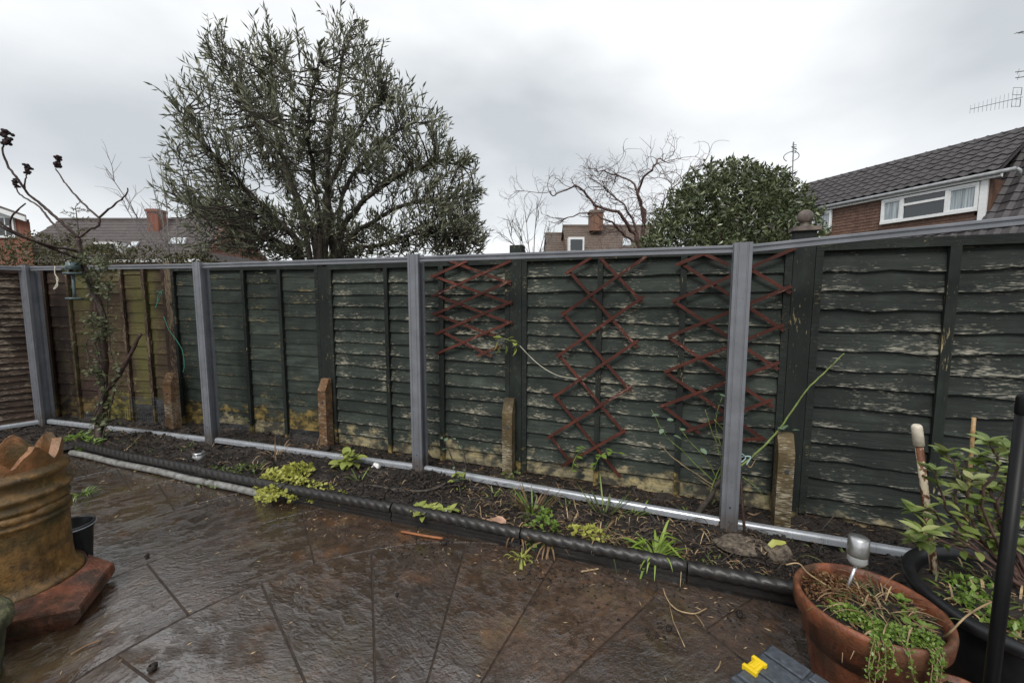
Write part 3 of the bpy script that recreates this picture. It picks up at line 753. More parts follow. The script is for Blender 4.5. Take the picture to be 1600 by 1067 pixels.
limbs_px = [  # main stems, from the ground up
    ([(505, None), (508, 420), (512, 330), (520, 280), (560, 200), (600, 140)], .085, 0),
    ([(500, None), (495, 400), (470, 330), (440, 250), (420, 150), (420, 60)], .08, -.3),
    ([(515, None), (520, 380), (512, 300), (515, 220), (530, 120), (540, 40)], .075, .3),
    ([(490, None), (470, 410), (430, 350), (370, 290), (310, 220), (275, 160)], .07, -.6),
    ([(495, None), (480, 400), (455, 300), (400, 200), (360, 120), (325, 60)], .065, .5),
    ([(520, None), (530, 400), (560, 330), (620, 280), (690, 250), (735, 255)], .065, -.4),
    ([(520, None), (535, 410), (590, 350), (650, 320), (720, 310), (755, 305)], .06, .4),
    ([(480, None), (460, 420), (400, 370), (340, 340), (285, 320)], .055, .2),
    ([(515, None), (530, 390), (540, 300), (580, 240), (640, 190), (690, 180)], .055, .8),
    ([(530, None), (545, 420), (600, 390), (670, 370), (740, 370)], .05, -.3),
    ([(505, None), (500, 380), (490, 280), (480, 180), (500, 80)], .055, -.8)]
b = MB(); limbpts = []
for pts, r, dy in limbs_px:
    Pp = []
    for i, (x, y) in enumerate(pts):
        f = i/(len(pts)-1)
        yy = YT+dy*(.3+1.1*f); Pp.append(Vector((gx(x), YT+dy*.3, -.05)) if y is None else D(x+(505-x)*.06, y+(300-y)*.08, yy))
    Pp = smooth_path(Pp, 6, .012)
    b.tube(Pp, taper(r, .012, len(Pp)), 7); limbpts += Pp[7:]
LIMBS = limbpts[:]
# secondary branchlets and twigs filling the crown
lx = np.array([tuple(p) for p in limbpts])
twigs = []; LP = []; LD = []; tries = 0
xs = [p[0] for p in OW]; zs = [p[1] for p in OW]; cx0 = gx(505)
while len(twigs) < 1400 and tries < 20000:
    tries += 1
    x, z = random.uniform(min(xs), max(xs)), (random.uniform(1.5, max(zs)) if random.random() < .7 else random.uniform(1.5, 3.2))
    if not inpoly(x, z, OW): continue
    d = polydist(x, z, OW)
    # leave holes: clumpy density
    if mnoise.noise(Vector((x*1.15, z*1.15, 4.2))) < (-.24 if z > 2.6 else -.3) and d > .1: continue
    th = min(1.9, .35+1.5*math.sqrt(max(d, .001)))
    y = YT+random.uniform(-1, 1)*th
    kx = YT/y
    if not inpoly(x*kx, CAMZ+(z-CAMZ)*kx, OW): continue
    tip = np.array((x, y, z))
    k = np.argmin(((lx-tip)**2).sum(1)+.35*np.maximum(0, lx[:, 2]-tip[2])**2*4)
    base = limbpts[k]; tipv = Vector(tip)
    if (tipv-base).length > 1.5: base = tipv+(base-tipv).normalized()*1.5
    mid = (base+tipv)/2+Vector((random.uniform(-.12, .12), random.uniform(-.12, .12), random.uniform(-.15, .02)))
    path = smooth_path([base, mid, tipv], 3); twigs.append(path)
    # leafy shoots at the outer half
    out = Vector((x-cx0, (y-YT)*.8, (z-2.2)*1.0)).normalized()
    sd = (out*.75+Vector((0, 0, .62))+rdir()*.38).normalized()
    for s_ in range(random.choice((1, 2, 2))):
        dd = (sd+rdir()*.5).normalized(); st = path[-1-random.randint(0, 2)]
        if d < .3: st = st-dd*.12
        Ls = random.uniform(.28, .5) if d > .25 else random.uniform(.15, .26)
        nl = int(Ls*25)
        for q in range(nl):
            u = .08+.92*q/nl; p = st+dd*(Ls*u)
            ld_ = dd*1.0+rdir()*.75
            LP.append(p); LD.append(ld_)
        b.tube([st, st+dd*Ls], [.005, .002], 3, False)
for p in limbpts:
    if 2.6 < p.z and inpoly(p.x*YT/p.y, CAMZ+(p.z-CAMZ)*YT/p.y, OW):
        for q in range(2):
            dd = (Vector((p.x-cx0, p.y-YT, 1.4)).normalized()+rdir()*.8).normalized(); Ls = random.uniform(.15, .3); b.tube([p, p+dd*Ls], [.004, .002], 3, False)
            for u in range(13): LP.append(p+dd*(Ls*(.2+.8*u/13))); LD.append(dd+rdir()*.6)
for p in twigs: b.tube(p, taper(.012, .005, len(p)), 4, False)
part('trunk', b, M_bark, t_)
V, F = quad_leaves([tuple(p) for p in LP], [tuple(p) for p in LD], .135, .026, .3, 3)
fpart('foliage', V, F, M_olive, t_, 'stuff')

# ================================================================== LAUREL DOME
YL = 6.2
lc = D(1136, 400, YL); lt = D(1146, 250, YL).z; lw = (D(1280, 380, YL).x-D(1002, 380, YL).x)/2*.96
l_ = top('laurel_bush', 'rounded glossy dark green laurel bush rising above the fence near the brick house', 'bush', (lc.x, YL, 0))
z0l = 1.35; H_ = (lt-z0l)*.93; b = MB()
for k in range(16):
    e_ = Vector((lc.x, YL, z0l))+Vector((rdir().x*lw*.8, rdir().y*1.0, random.uniform(.2, .85)*H_))
    pth = smooth_path([Vector((lc.x+random.uniform(-.25, .25), YL+random.uniform(-.2, .2), -.05)), Vector((lc.x+(e_.x-lc.x)*.35, YL+(e_.y-YL)*.35, .9)), e_], 5, .01)
    b.tube(pth, taper(.045, .01, len(pth)), 6)
part('trunk', b, M_bark, l_)
LP = []; LD = []
for k in range(6400):
    dvec = rdir(-.35, 1); s4 = (abs(dvec.x)**2.25+abs(dvec.y)**2.25+abs(dvec.z)**2.25)**(1/2.25); dvec = dvec/s4; nz = .985+.05*mnoise.noise(dvec*2.6)+.05*mnoise.noise(dvec*6)
    rad = nz*(random.uniform(.85, 1.04) if random.random() < .72 else random.uniform(.45, .9))
    sq = .5+.5*abs(dvec.x)
    c = Vector((lc.x+dvec.x*lw*1.0*rad, YL+dvec.y*1.15*rad, z0l+max(-.25, dvec.z)*H_*rad*1.0))
    shoot = (dvec*.6+Vector((0, 0, .75))+rdir()*.45).normalized()
    for q in range(random.randint(6, 8)):
        LP.append(c+shoot*(.012*q)); LD.append(shoot*random.uniform(.1, .6)+rdir()*.9)
V, F = quad_leaves([tuple(p) for p in LP], [tuple(p) for p in LD], .080, .029, .3, 5)
fpart('foliage', V, F, M_laurel, l_, 'stuff')

# ================================================================== BARE TREES
def curly(b, p, d, L, r, depth, curl, gen=0, zmin=None):
    n = max(5, int(L/.09)); pts = [Vector(p)]; d = Vector(d).normalized(); ax = rdir()
    for i in range(n):
        if random.random() < .3: ax = rdir()
        d = (Quaternion(ax, curl*random.uniform(.4, 1.3)) @ d + Vector((0, 0, .03))).normalized()
        pts.append(pts[-1]+d*(L/n))
    b.tube(pts, taper(r, r*.45, len(pts)), 5 if r > .01 else 3, False)
    if depth > 0:
        for k in range(random.randint(4, 6) if depth > 1 else random.randint(3, 5)):
            i = random.randint(max(1, n//4), n); dd = (pts[i]-pts[i-1]).normalized()
            curly(b, pts[i], dd+rdir()*.75, L*random.uniform(.45, .7), r*.55, depth-1, curl*1.1, gen+1)
YC = 9.0
def px9(x, y, dy=0, Y=9.0): q = D(x, y, Y); return Vector((q.x, Y+dy, q.z))
cw = top('curly_willow', 'bare curly willow with contorted dark twigs left of the laurel bush', 'tree', (px9(1000, 400).x, YC, 0))
b = MB(); base = Vector((px9(1000, 400).x, YC, -.05))
for pts, r in (([(1000, 400), (985, 360), (960, 335), (930, 318), (900, 290), (872, 300), (856, 312)], .035), ([(1000, 400), (1004, 350), (990, 300), (965, 275), (925, 272)], .032),
               ([(1000, 400), (1008, 340), (1003, 290), (1018, 265), (1032, 245), (1050, 241)], .032), ([(1000, 400), (980, 370), (945, 345), (905, 335), (875, 345)], .026),
               ([(1000, 400), (1010, 370), (1030, 330), (1040, 300), (1060, 285)], .026), ([(1000, 400), (985, 340), (955, 300), (940, 285)], .024)):
    Pp = [base]+[px9(x, y, random.uniform(-.7, .7)*i/6) for i, (x, y) in enumerate(pts)]
    Pp = smooth_path(Pp, 5, .03); b.tube(Pp, taper(r*1.4, .008, len(Pp)), 6)
    for k in range(13):
        i = random.randint(9, len(Pp)-2); dd = Pp[i+1]-Pp[i]
        curly(b, Pp[i], dd.normalized()+rdir()*.8, random.uniform(.4, .8), .009, 2 if k % 3 == 0 else 1, .5)
part('branches', b, M_twig_red, cw)
YF = 17.0
def bare(name, label, base_px, Y, tips, r, mat, gen=2, n=6):
    x0 = D(base_px, 400, Y).x; o = top(name, label, 'tree', (x0, Y, 0)); b = MB()
    for (x, y) in tips:
        q = D(x, y, Y); Pp = smooth_path([Vector((x0, Y, -.05)), Vector((x0+(q.x-x0)*.15, Y, q.z*.45)), Vector((q.x, Y+random.uniform(-.8, .8), q.z))], 6, .02)
        b.tube(Pp, taper(r, r*.2, len(Pp)), 5)
        for k in range(n):
            i = random.randint(6, len(Pp)-2); curly(b, Pp[i], (Pp[i+1]-Pp[i]).normalized()+rdir()*.65, (Y/17)*random.uniform(.5, 1.1), r*.3, 1, .16)
    part('branches', b, mat, o); return o
bare('bare_tree', 'faint pale bare tree far off, just right of the big evergreen tree', 832, 18, [(838, 318), (812, 350), (795, 362), (855, 345), (822, 335), (862, 355)], .05, M_twig_pale, n=9)
bare('bare_tree', 'pale bare tree with straight thin twigs at the left edge of the big evergreen tree', 275, 10.5, [(212, 250), (225, 235), (248, 245), (205, 275), (222, 300), (205, 318), (235, 320)], .03, M_twig_pale, n=7)

def hedge(name, label, x0, x1, ytop, Y, mat, n, dep=.9, ls=.06, lw_=.03, cat='hedge', jag=.25):
    a, c = D(x0, ytop, Y), D(x1, ytop, Y); o = top(name, label, cat, ((a.x+c.x)/2, Y, 0)); LP = []; LD = []
    for k in range(n):
        u = random.random(); x = a.x+(c.x-a.x)*u
        hz = a.z+(c.z-a.z)*u; hz += jag*mnoise.noise(Vector((x*1.3, 0, Y)))+.12*mnoise.noise(Vector((x*5, 1, Y)))
        hz *= 1 - .25*abs(2*u-1)**4
        z = hz-abs(random.gauss(0, .4)); p = Vector((x, Y+random.uniform(-dep, dep), z))
        for q in range(6): LP.append(tuple(p+rdir()*.06)); LD.append(tuple(rdir()+Vector((0, 0, .7))))
    V, F = quad_leaves(LP, LD, ls, lw_, .3, int(x1)); fpart('foliage', V, F, mat, o, 'stuff')
    b = MB()
    for k in range(10):
        x = a.x+(c.x-a.x)*(k+.5)/10; b.tube([(x, Y, -.05), (x+.1, Y+.1, 1.0), (x+random.uniform(-.2, .2), Y, a.z*.9)], [.03, .02, .006], 5)
    part('stems', b, M_bark, o); return o
hedge('hedge', 'low brownish green hedge behind the left end of the fence', -40, 262, 378, 8.0, M_hedge, 1050)
hedge('shrub', 'small brown-leaved shrub behind the fence under the big tree', 255, 345, 396, 7.0, M_hedge, 350, .3)
# feathery conifer shoot
o = top('conifer', 'feathery sparse conifer top poking above the hedge in front of the grey roof', 'tree', (D(120, 400, 8.6).x, 8.6, 0)); b = MB(); LP = []; LD = []
cb = Vector((D(128, 400, 8.6).x, 8.6, -.05)); ct = D(118, 322, 8.6); b.tube([cb, Vector((cb.x, 8.6, 1.6)), ct], [.04, .03, .006], 6)
for k in range(46):
    u = random.uniform(.62, 1); p = cb.lerp(ct, u); d = Vector((random.choice((-1, 1))*random.uniform(.4, 1), random.uniform(-.6, .6), random.uniform(-.05, .35))).normalized(); L = random.uniform(.15, .48)*(1.25-u*.8)*1.5
    b.tube([p, p+d*L], [.006, .002], 3, False)
    for q in range(14): LP.append(tuple(p+d*L*random.random())); LD.append(tuple(d+rdir()*.8))
part('trunk', b, M_bark, o); V, F = quad_leaves(LP, LD, .07, .014, .2, 9); fpart('foliage', V, F, M_hedge, o, 'stuff')

# ================================================================== HOUSES
# --- brick house at the right, long dormer under an interlocking tile roof
hr = 6.5
Rr = D(1600, 203, (hr-CAMZ)/((471-203)/FPX)); Rl = D(1260, 288, 18.0); 
def zrow(px, py, z):   # point on the ray at height z
    d = ray(px, py); return _C+d*((z-CAMZ)/d.z)
Rr = zrow(1600, 202, hr); Rl = zrow(1261, 289, hr)
ax = (Rr-Rl); ax.z = 0; ax.normalize(); nn = Vector((-ax.y, ax.x, 0)); 
if nn.y > 0: nn = -nn
if nn.dot(-Rr) < 0: nn = -nn
house = top('house', 'brown brick house with a dark tiled roof and a long white-windowed dormer, right edge', 'house', (Rr.x, Rr.y, 0))
def HP(s, d, z): return Vector((Rl.x, Rl.y, 0))+ax*s+nn*d+Vector((0, 0, z))
LEN = (Rr-Rl).length+7
gz = 5.02; q = zrow(1560, 266, gz); gd = (q-Rl).dot(nn); sR = (q-Rl).dot(ax)      # gutter distance and dormer end
def hs(px, py, d):   # along-axis coordinate where an image point meets the vertical plane d
    w = onplane(px, py, HP(0, d, 0), nn); return (w-Rl).dot(ax), w.z
wall = MB()
fz = hs(1380, 360, gd-.12)[1]
# dormer face wall (brick colour hung tiles sit on it)
def hbox(b, s0, s1, d0, d1, z0, z1):
    V = [HP(s, d, z) for s in (s0, s1) for d in (d0, d1) for z in (z0, z1)]
    return b.add(V, [(0, 1, 3, 2), (4, 6, 7, 5), (0, 4, 5, 1), (2, 3, 7, 6), (0, 2, 6, 4), (1, 5, 7, 3)])
dface = gd-.16
hbox(wall, .05, sR-.45, .3, dface, 2.2, gz-.14)
mp = gd*1.62          # main eave distance
wall2 = hbox(MB(), -.0, LEN-.2, -mp, mp-.4, 0, 2.3); wall.V, wall.F, wall.S = wall.V+wall2.V, wall.F+[tuple(i+len(wall.V) for i in f) for f in wall2.F], wall.S+wall2.S
hw = part('wall', wall, M_hung, house)
# hung tiles on the visible front and the cheek
tiles = MB()
for r in range(11):
    z = gz-.2-.105*(r+1)
    for c in range(int((sR-.5)/.17)):
        s0_ = .06+c*.17+(.085 if r % 2 else 0); tilt = random.uniform(0, .006)
        V = [HP(s0_, dface+.025+tilt, z), HP(s0_+.165, dface+.025+tilt, z), HP(s0_+.165, dface+.006, z+.125), HP(s0_, dface+.006, z+.125), HP(s0_, dface+.004, z), HP(s0_+.165, dface+.004, z)]
        tiles.add(V, [(0, 1, 2, 3), (0, 4, 5, 1), (0, 3, 4), (1, 5, 2)])
tl = part('hung_tile', tiles, M_hung, hw); tl['kind'] = 'stuff'
def rtile_mesh(w, l, name='roof_tile', mat=None):
    n = 7; V = []
    for (y, dz) in ((0, .0), (l, -.0)):
        for i in range(n):
            u = i/(n-1); hgt = .052*max(0, math.sin(u*math.pi*2-.6))+.012*math.cos(u*math.pi*2)
            V.append((u*w*1.03, y, hgt+(.035 if y == 0 else 0)))
    for i in range(n): V.append((V[i][0], 0, V[i][2]-.03))
    F = [(i, i+1, n+i+1, n+i) for i in range(n-1)]+[(2*n+i, 2*n+i+1, i+1, i) for i in range(n-1)]
    b = MB(); b.add(V, F); return b
roof = MB(); hpitch = math.atan2(hr-gz, gd)
def roofslab(b, s0, s1, d0, z0, d1, z1, th=.07):
    V = [HP(s0, d0, z0), HP(s1, d0, z0), HP(s1, d1, z1), HP(s0, d1, z1)]
    return b.prism(V, (0, 0, -th))
zb2 = hs(1534, 328, dface)[1]; sl_main = (hr-zb2+.12)/dface          # steeper main roof
roofslab(roof, 0, sR, .0, hr-.03, gd, gz-.03)
me_z = hr-.06-mp*sl_main
roofslab(roof, 0, LEN, .0, hr-.09, mp, me_z-.03); roofslab(roof, 0, LEN, 0, hr-.06, -mp, me_z)
hroof = part('roof', roof, M_tile, house)
tm = rtile_mesh(.30, .36); tmesh = mesh('roof_tile', tm, M_tile)
sl_len = math.hypot(gd, hr-gz); rows = 9; pit = sl_len/rows; count = 0
updir = (HP(0, 0, hr)-HP(0, gd, gz)).normalized(); nrm = ax.cross(updir)
if nrm.z < 0: nrm = -nrm
side_ax = ax
big = MB()
for r in range(rows):
    for c in range(int((sR+.0)/.30)):
        s0_ = sR-.30*(c+1)+random.uniform(-.008, .008); o_ = HP(s0_, gd, gz)+updir*(pit*r+random.uniform(-.015, .015))+nrm*(.012+random.uniform(0, .012))
        M = Matrix(((ax.x, updir.x, nrm.x, o_.x), (ax.y, updir.y, nrm.y, o_.y), (ax.z, updir.z, nrm.z, o_.z), (0, 0, 0, 1)))
        if count < 298: link('roof_tile', tmesh, hroof, M); count += 1
        else: big.add([M @ Vector(v) for v in tm.V], tm.F)
up2 = (HP(0, 0, hr-.06)-HP(0, mp, me_z)).normalized(); n2 = ax.cross(up2)
if n2.z < 0: n2 = -n2
L2 = (HP(0, 0, hr-.06)-HP(0, mp, me_z)).length
for r in range(int(L2/.31)):
    for c in range(int(LEN/.30)):
        s0_ = LEN-.30*(c+1); o_ = HP(s0_, mp, me_z)+up2*(.31*r)+n2*.012
        dd_ = mp-(.31*r/L2)*mp
        if s0_ < sR-.25 and dd_ < gd+.1: continue
        M = Matrix(((ax.x, up2.x, n2.x, o_.x), (ax.y, up2.y, n2.y, o_.y), (ax.z, up2.z, n2.z, o_.z), (0, 0, 0, 1)))
        big.add([M @ Vector(v) for v in tm.V], tm.F)
bt = part('roof_tile', big, M_tile, hroof); bt['kind'] = 'stuff'
b = MB()
for i in range(int(LEN/.42)):
    p = HP(.42*i, 0, hr+.0); b.tube([p, p+ax*.41], .075, 8)
rt = part('ridge_tile', b, M_tile, hroof); rt['kind'] = 'stuff'
s_b = hs(1534, 278, dface)[0]
b = MB(); hbox(b, -.05, sR+.04, gd-.16, gd-.01, gz-.17, gz-.05); part('fascia', b, M_white, house)
b = MB(); b.tube([HP(-.05, gd+.045, gz-.06), HP(sR+.35, gd+.045, gz-.06)], .055, 10); part('gutter', b, M_lead, house)
b = MB(); hbox(b, s_b+.17, s_b+.24, .5, dface-.0, 2.6, gz-.17); ck = part('dormer_cheek', b, M_hung, house)
b = MB(); hbox(b, s_b+.015, s_b+.17, dface-.02, dface+.07, 3.2, gz-.17); part('corner_board', b, M_white, house)
b = MB(); b.tube([HP(sR+.36, gd+.045, gz-.06), HP(sR+.42, gd+.03, gz-.12), HP(sR+.40, gd-.05, gz-.28)], .04, 8); part('downpipe', b, M_lead, house)
def window(parent, s0, s1, z0, z1, d, bars, transom=None, curtains=()):
    fr = MB(); fw = .07
    hbox(fr, s0, s1, d, d+.075, z1-fw, z1); hbox(fr, s0, s1, d, d+.09, z0-.02, z0+fw)
    hbox(fr, s0, s0+fw, d, d+.07, z0+fw, z1-fw); hbox(fr, s1-fw, s1, d, d+.07, z0+fw, z1-fw)
    xs_ = [s0]+list(bars)+[s1]
    for m in bars: hbox(fr, m-fw*.6, m+fw*.6, d, d+.07, z0+fw, z1-fw)
    w = part('window', fr, M_white, parent)
    for i, (a, c) in enumerate(zip(xs_, xs_[1:])):
        if transom is not None and i == transom:
            zt = z0+(z1-z0)*.64; f2 = MB(); hbox(f2, a+fw*.6, c-fw*.6, d, d+.068, zt-.035, zt+.035); part('transom', f2, M_white, w)
        else:
            f2 = MB(); a2, c2 = a+fw*.62, c-fw*.62
            for q in ((a2, a2+.035, z0+fw+.002, z1-fw-.002), (c2-.035, c2, z0+fw+.002, z1-fw-.002), (a2+.035, c2-.035, z0+fw+.002, z0+fw+.04), (a2+.035, c2-.035, z1-fw-.04, z1-fw-.002)): hbox(f2, q[0], q[1], d+.01, d+.058, q[2], q[3])
            part('sash', f2, M_white, w)
        g_ = MB(); g_.add([HP(a, d+.022, z0+.03), HP(c, d+.022, z0+.03), HP(c, d+.022, z1-.03), HP(a, d+.022, z1-.03)], [(0, 1, 2, 3)])
        part('pane', g_, M_glass if i not in curtains else M_curtainglass, w)
    return w
def curtain_glass():
    t = NT('pane_with_net_curtain'); x = t.sep(t.tc.outputs['Object'], 0); v = t.obj((9, 9, .4), False)
    n_ = t.noise(v, 3, 2); t.set(Base_Color=t.ramp(n_, [(.35, (.16, .19, .21)), (.65, (.42, .47, .50))]), Roughness=.12, Specular_IOR_Level=.6); return t.m
M_curtainglass = curtain_glass()
wd = dface+.0
s_a, z_b = hs(1378, 345, wd); s_b, z_t = hs(1534, 278, wd)
window(house, s_a, s_b, zb2, gz-.20, wd+.03, [hs(1412, 320, wd)[0], hs(1482, 310, wd)[0]], 1, (0, 2))
s_c, s_d = hs(1283, 330, wd)[0], hs(1302, 330, wd)[0]
window(house, s_c-.25, s_d, zb2, gz-.20, wd+.03, [], None, (0,))

# aerial on the house roof, far right
def yagi(b, p, d, L, n, el0, el1, up=Vector((0, 0, 1)), r=.008):
    d = Vector(d).normalized(); b.tube([p, p+d*L], r, 6)
    for i in range(n):
        q = p+d*(L*(.04+.96*i/(n-1))); h = el0+(el1-el0)*i/(n-1); b.tube([q-up*h, q+up*h], r*.55, 4)
am = zrow(1598, 200, 6.5); am = Vector((am.x+.15, am.y, 6.4)); an = top('tv_aerial', 'tall television aerial mast with long comb-like boom at the far right edge', 'aerial', am)
b = MB(); b.tube([am, am+Vector((0, 0, 2.6))], .022, 8); part('mast', b, M_antenna, an)
pa = D(1598, 152, am.y); pb = D(1516, 171, am.y)
b = MB(); yagi(b, pa, pb-pa, (pb-pa).length, 13, .24, .12); q = pa
for z in (-.16, .16): b.tube([q+Vector((-.05, 0, z-.1)), q+Vector((-.05, 0, z+.1)), q+Vector((-.3, 0, z+.1)), q+Vector((-.3, 0, z-.1)), q+Vector((-.05, 0, z-.1))], .008, 4)
part('yagi', b, M_antenna, an)
pa = D(1603, 52, am.y)
b = MB(); b.tube([pa+Vector((-.28, 0, 0)), pa+Vector((.4, 0, .1))], .012, 6)
for k in range(4): b.tube([pa+Vector((-.22+.12*k, -.12, -.02)), pa+Vector((-.2+.12*k, .12, .05))], .007, 4)
for yy in (113, 122): 
    q = D(1603, yy, am.y); b.tube([q+Vector((-.3, 0, .0)), q+Vector((.2, 0, .06))], .012, 6); b.tube([q+Vector((-.24, 0, -.06)), q+Vector((-.2, 0, .09))], .007, 4)
part('antenna_elements', b, M_antenna, an)
# aerial behind the laurel
pb = D(1241, 275, 21.0); pt = D(1240, 222, 21.0); an2 = top('tv_aerial', 'small television aerial with curled loops above the laurel bush', 'aerial', (pb.x, 21, 4.5))
b = MB(); b.tube([Vector((pb.x, 21, 4.5)), pt], .03, 6); part('mast', b, M_antenna, an2)
b = MB(); c = D(1240, 241, 21.0)
for sgn in (-1, 1):
    b.tube([c+Vector((sgn*(.05+.32*math.sin(a)), .1*a, .13*math.cos(a)-.1*a*.4)) for a in np.linspace(0, 2.9, 12)], .018, 5)
b.tube([c+Vector((-.12, 0, .35)), c+Vector((.14, 0, .22))], .025, 5)
for k in range(5): b.tube([c+Vector((-.1, 0, .1+.09*k)), c+Vector((.12, 0, .06+.09*k))], .014, 4)
part('loop_elements', b, M_antenna, an2)


def gable(name, label, x0, x1, y_ridge, y_eave, Y, wallm, roofm, cols=46, rows=12, dep=3.2, hip=0.0, left_gable=False):
    """house seen side-on: ridge along X at distance Y+dep"""
    zr = D(800, y_ridge, Y+dep).z; ze = D(800, y_eave, Y).z; xa, xb = D(x0, y_eave, Y+dep*.5).x, D(x1, y_eave, Y+dep*.5).x
    o = top(name, label, 'house', ((xa+xb)/2, Y, 0)); b = MB(); b.box(((xa+xb)/2, Y+dep, ze/2-.1), (xb-xa-.3, 2*dep-.5, ze+.1))
    b.prism([(xa+.15, Y+.25, ze-.06), (xa+.15, Y+2*dep-.25, ze-.06), (xa+.15, Y+dep, zr-.1)], (xb-xa-.3, 0, 0)); part('wall', b, wallm, o)
    b = MB(); b.add([(xa, Y, ze), (xb, Y, ze), (xb-hip, Y+dep, zr), (xa, Y+dep, zr), (xb, Y+2*dep, ze), (xa, Y+2*dep, ze)], [(0, 1, 2, 3), (4, 5, 3, 2), (1, 4, 2)])
    V = [Vector(v) for v in b.V]; b.V = V+[v-Vector((0, 0, .12)) for v in V]; b.F += [(7, 6, 9, 8), (0, 6, 7, 1), (0, 3, 9, 6), (1, 7, 8, 2), (3, 5, 11, 9), (4, 10, 11, 5)]; b.S = [False]*len(b.F)
    r = part('roof', b, roofm, o)
    tb_ = MB(); L = xb-xa; w = L/cols
    for i in range(rows):
        for k in range(cols):
            u0, u1 = i/rows, (i+1.1)/rows; off = .5*w if i % 2 else 0
            xx = xa+k*w+off
            if xx+w > xb-hip*u1: continue
            y0_, z0_, y1_, z1_ = Y+dep*u0, ze+(zr-ze)*u0+.05, Y+dep*min(1, u1), ze+(zr-ze)*min(1, u1)+.015
            tb_.add([(xx, y0_, z0_), (xx+w*.93, y0_, z0_+.012), (xx+w*.93, y1_, z1_), (xx, y1_, z1_), (xx, y0_, z0_-.05), (xx+w*.93, y0_, z0_-.05)], [(0, 1, 2, 3), (4, 5, 1, 0)])
    rt_ = part('roof_tile', tb_, roofm, r); rt_['kind'] = 'stuff'
    b = MB(); b.tube([(xa, Y+dep, zr+.02), (xb-hip, Y+dep, zr+.02)], .11, 8); part('ridge', b, roofm, r)
    b = MB(); b.box(((xa+xb)/2, Y-.06, ze-.07), (xb-xa, .12, .13)); part('gutter', b, M_white, o)
    def onroof(px, py):
        n_ = Vector((0, -(zr-ze), dep)).normalized(); return onplane(px, py, Vector((0, Y, ze)), n_), n_
    return o, r, onroof, zr
def chimney(r, px, py0, py1, Y, w, mat, pot=True):
    a = D(px, py0, Y); c = D(px, py1, Y); b = MB(); b.box((a.x, Y, (a.z+c.z)/2), (w, w, a.z-c.z)); b.box((a.x, Y, a.z-.1), (w+.12, w+.12, .14)); ch = part('chimney', b, mat, r)
    if pot: b = MB(); b.lathe([(.12, 0), (.10, .35), (.12, .37), (.1, .4)], (a.x, Y, a.z), 12); part('chimney_pot', b, M_terra, ch)
def skylight(r, onroof, pts):
    P = []; 
    for x, y in pts: p, n_ = onroof(x, y); P.append(p+n_*.10)
    b = MB(); b.prism(P, -n_*.1); f_ = part('skylight', b, M_lead, r)
    c = sum(P, Vector())/4; b = MB(); b.add([c+(p-c)*.88+n_*.015 for p in P], [(0, 1, 2, 3)]); part('pane', b, M_skylight, f_)
o, r, onr, zr = gable('house', 'long grey-brown tiled house roof with a brick chimney and two skylights, far left', 50, 300, 344, 406, 22, M_brick, M_tile_far, 60, 13, 3.4)
chimney(r, 244, 328, 372, 24.6, .62, M_brick, False)
skylight(r, onr, [(199, 390), (213, 390), (220, 380), (208, 380)])
b = MB(); q = D(166, 388, 21.7); b.box((q.x, 21.9, q.z), (1.3, .5, .62)); wb_ = part('dormer', b, M_white, o); b = MB(); b.box((q.x, 21.6, q.z), (1.0, .06, .36)); part('pane', b, M_glass, wb_)
o, r, onr, zr = gable('house', 'neighbouring tiled house with hipped roof and white skylight, half behind the big evergreen', 262, 350, 337, 405, 19.5, M_brick, M_tile_far, 26, 13, 3.2, 1.0)
skylight(r, onr, [(264, 384), (290, 384), (294, 374), (270, 374)])
# left edge: gable end of a brick house
Ye = 17.0; o = top('house', 'red brick house with white window and dark sloping roof at the left picture edge', 'house', (D(10, 400, Ye).x, Ye, 0))
xr = D(47, 360, Ye).x; xl = D(-120, 360, Ye).x; z1 = D(47, 343, Ye).z; zt = D(-20, 308, Ye).z
b = MB(); b.prism([(xl, Ye, 0), (xr, Ye, 0), (xr, Ye, z1), (xl, Ye, z1)], (xr/Ye*6, 6, 0)); part('wall', b, M_brick, o, Matrix.Identity(4))
b = MB(); b.prism([(xr+.25, Ye-.3, z1-.05), (xl-.2, Ye-.3, z1+(zt-z1)*1.9), (xl-.2, Ye-.3, z1+(zt-z1)*1.9+.16), (xr+.25, Ye-.3, z1+.11)], (xr/Ye*6.6, 6.6, 0)); rf = part('roof', b, M_tile_far, o)
b = MB(); b.prism([(xr+.25, Ye-.36, z1-.14), (xl-.2, Ye-.36, z1-.14+(zt-z1)*1.9), (xl-.2, Ye-.36, z1+.03+(zt-z1)*1.9), (xr+.25, Ye-.36, z1+.03)], (0, .05, 0)); part('bargeboard', b, M_white, o)
b = MB(); b.prism([(xl, Ye+.02, z1-.1), (xr, Ye+.02, z1-.1), (xl, Ye+.02, z1+(zt-z1)*1.8)], (xr/Ye*5.9, 5.9, 0)); part('gable_wall', b, M_white, o)
b = MB(); wq0, wq1 = D(-20, 338, Ye), D(27, 372, Ye); b.box(((wq0.x+wq1.x)/2, Ye-.03, (wq0.z+wq1.z)/2), (wq1.x-wq0.x, .10, wq0.z-wq1.z)); w = part('window', b, M_white, o)
for u0, u1 in ((.42, .66), (.72, .93), (.08, .36)):
    for v0, v1 in ((.12, .48), (.56, .9)):
        b = MB(); b.box((wq0.x+(wq1.x-wq0.x)*(u0+u1)/2, Ye-.085, wq1.z+(wq0.z-wq1.z)*(v0+v1)/2), ((wq1.x-wq0.x)*(u1-u0), .02, (wq0.z-wq1.z)*(v1-v0))); part('pane', b, M_glass, w)
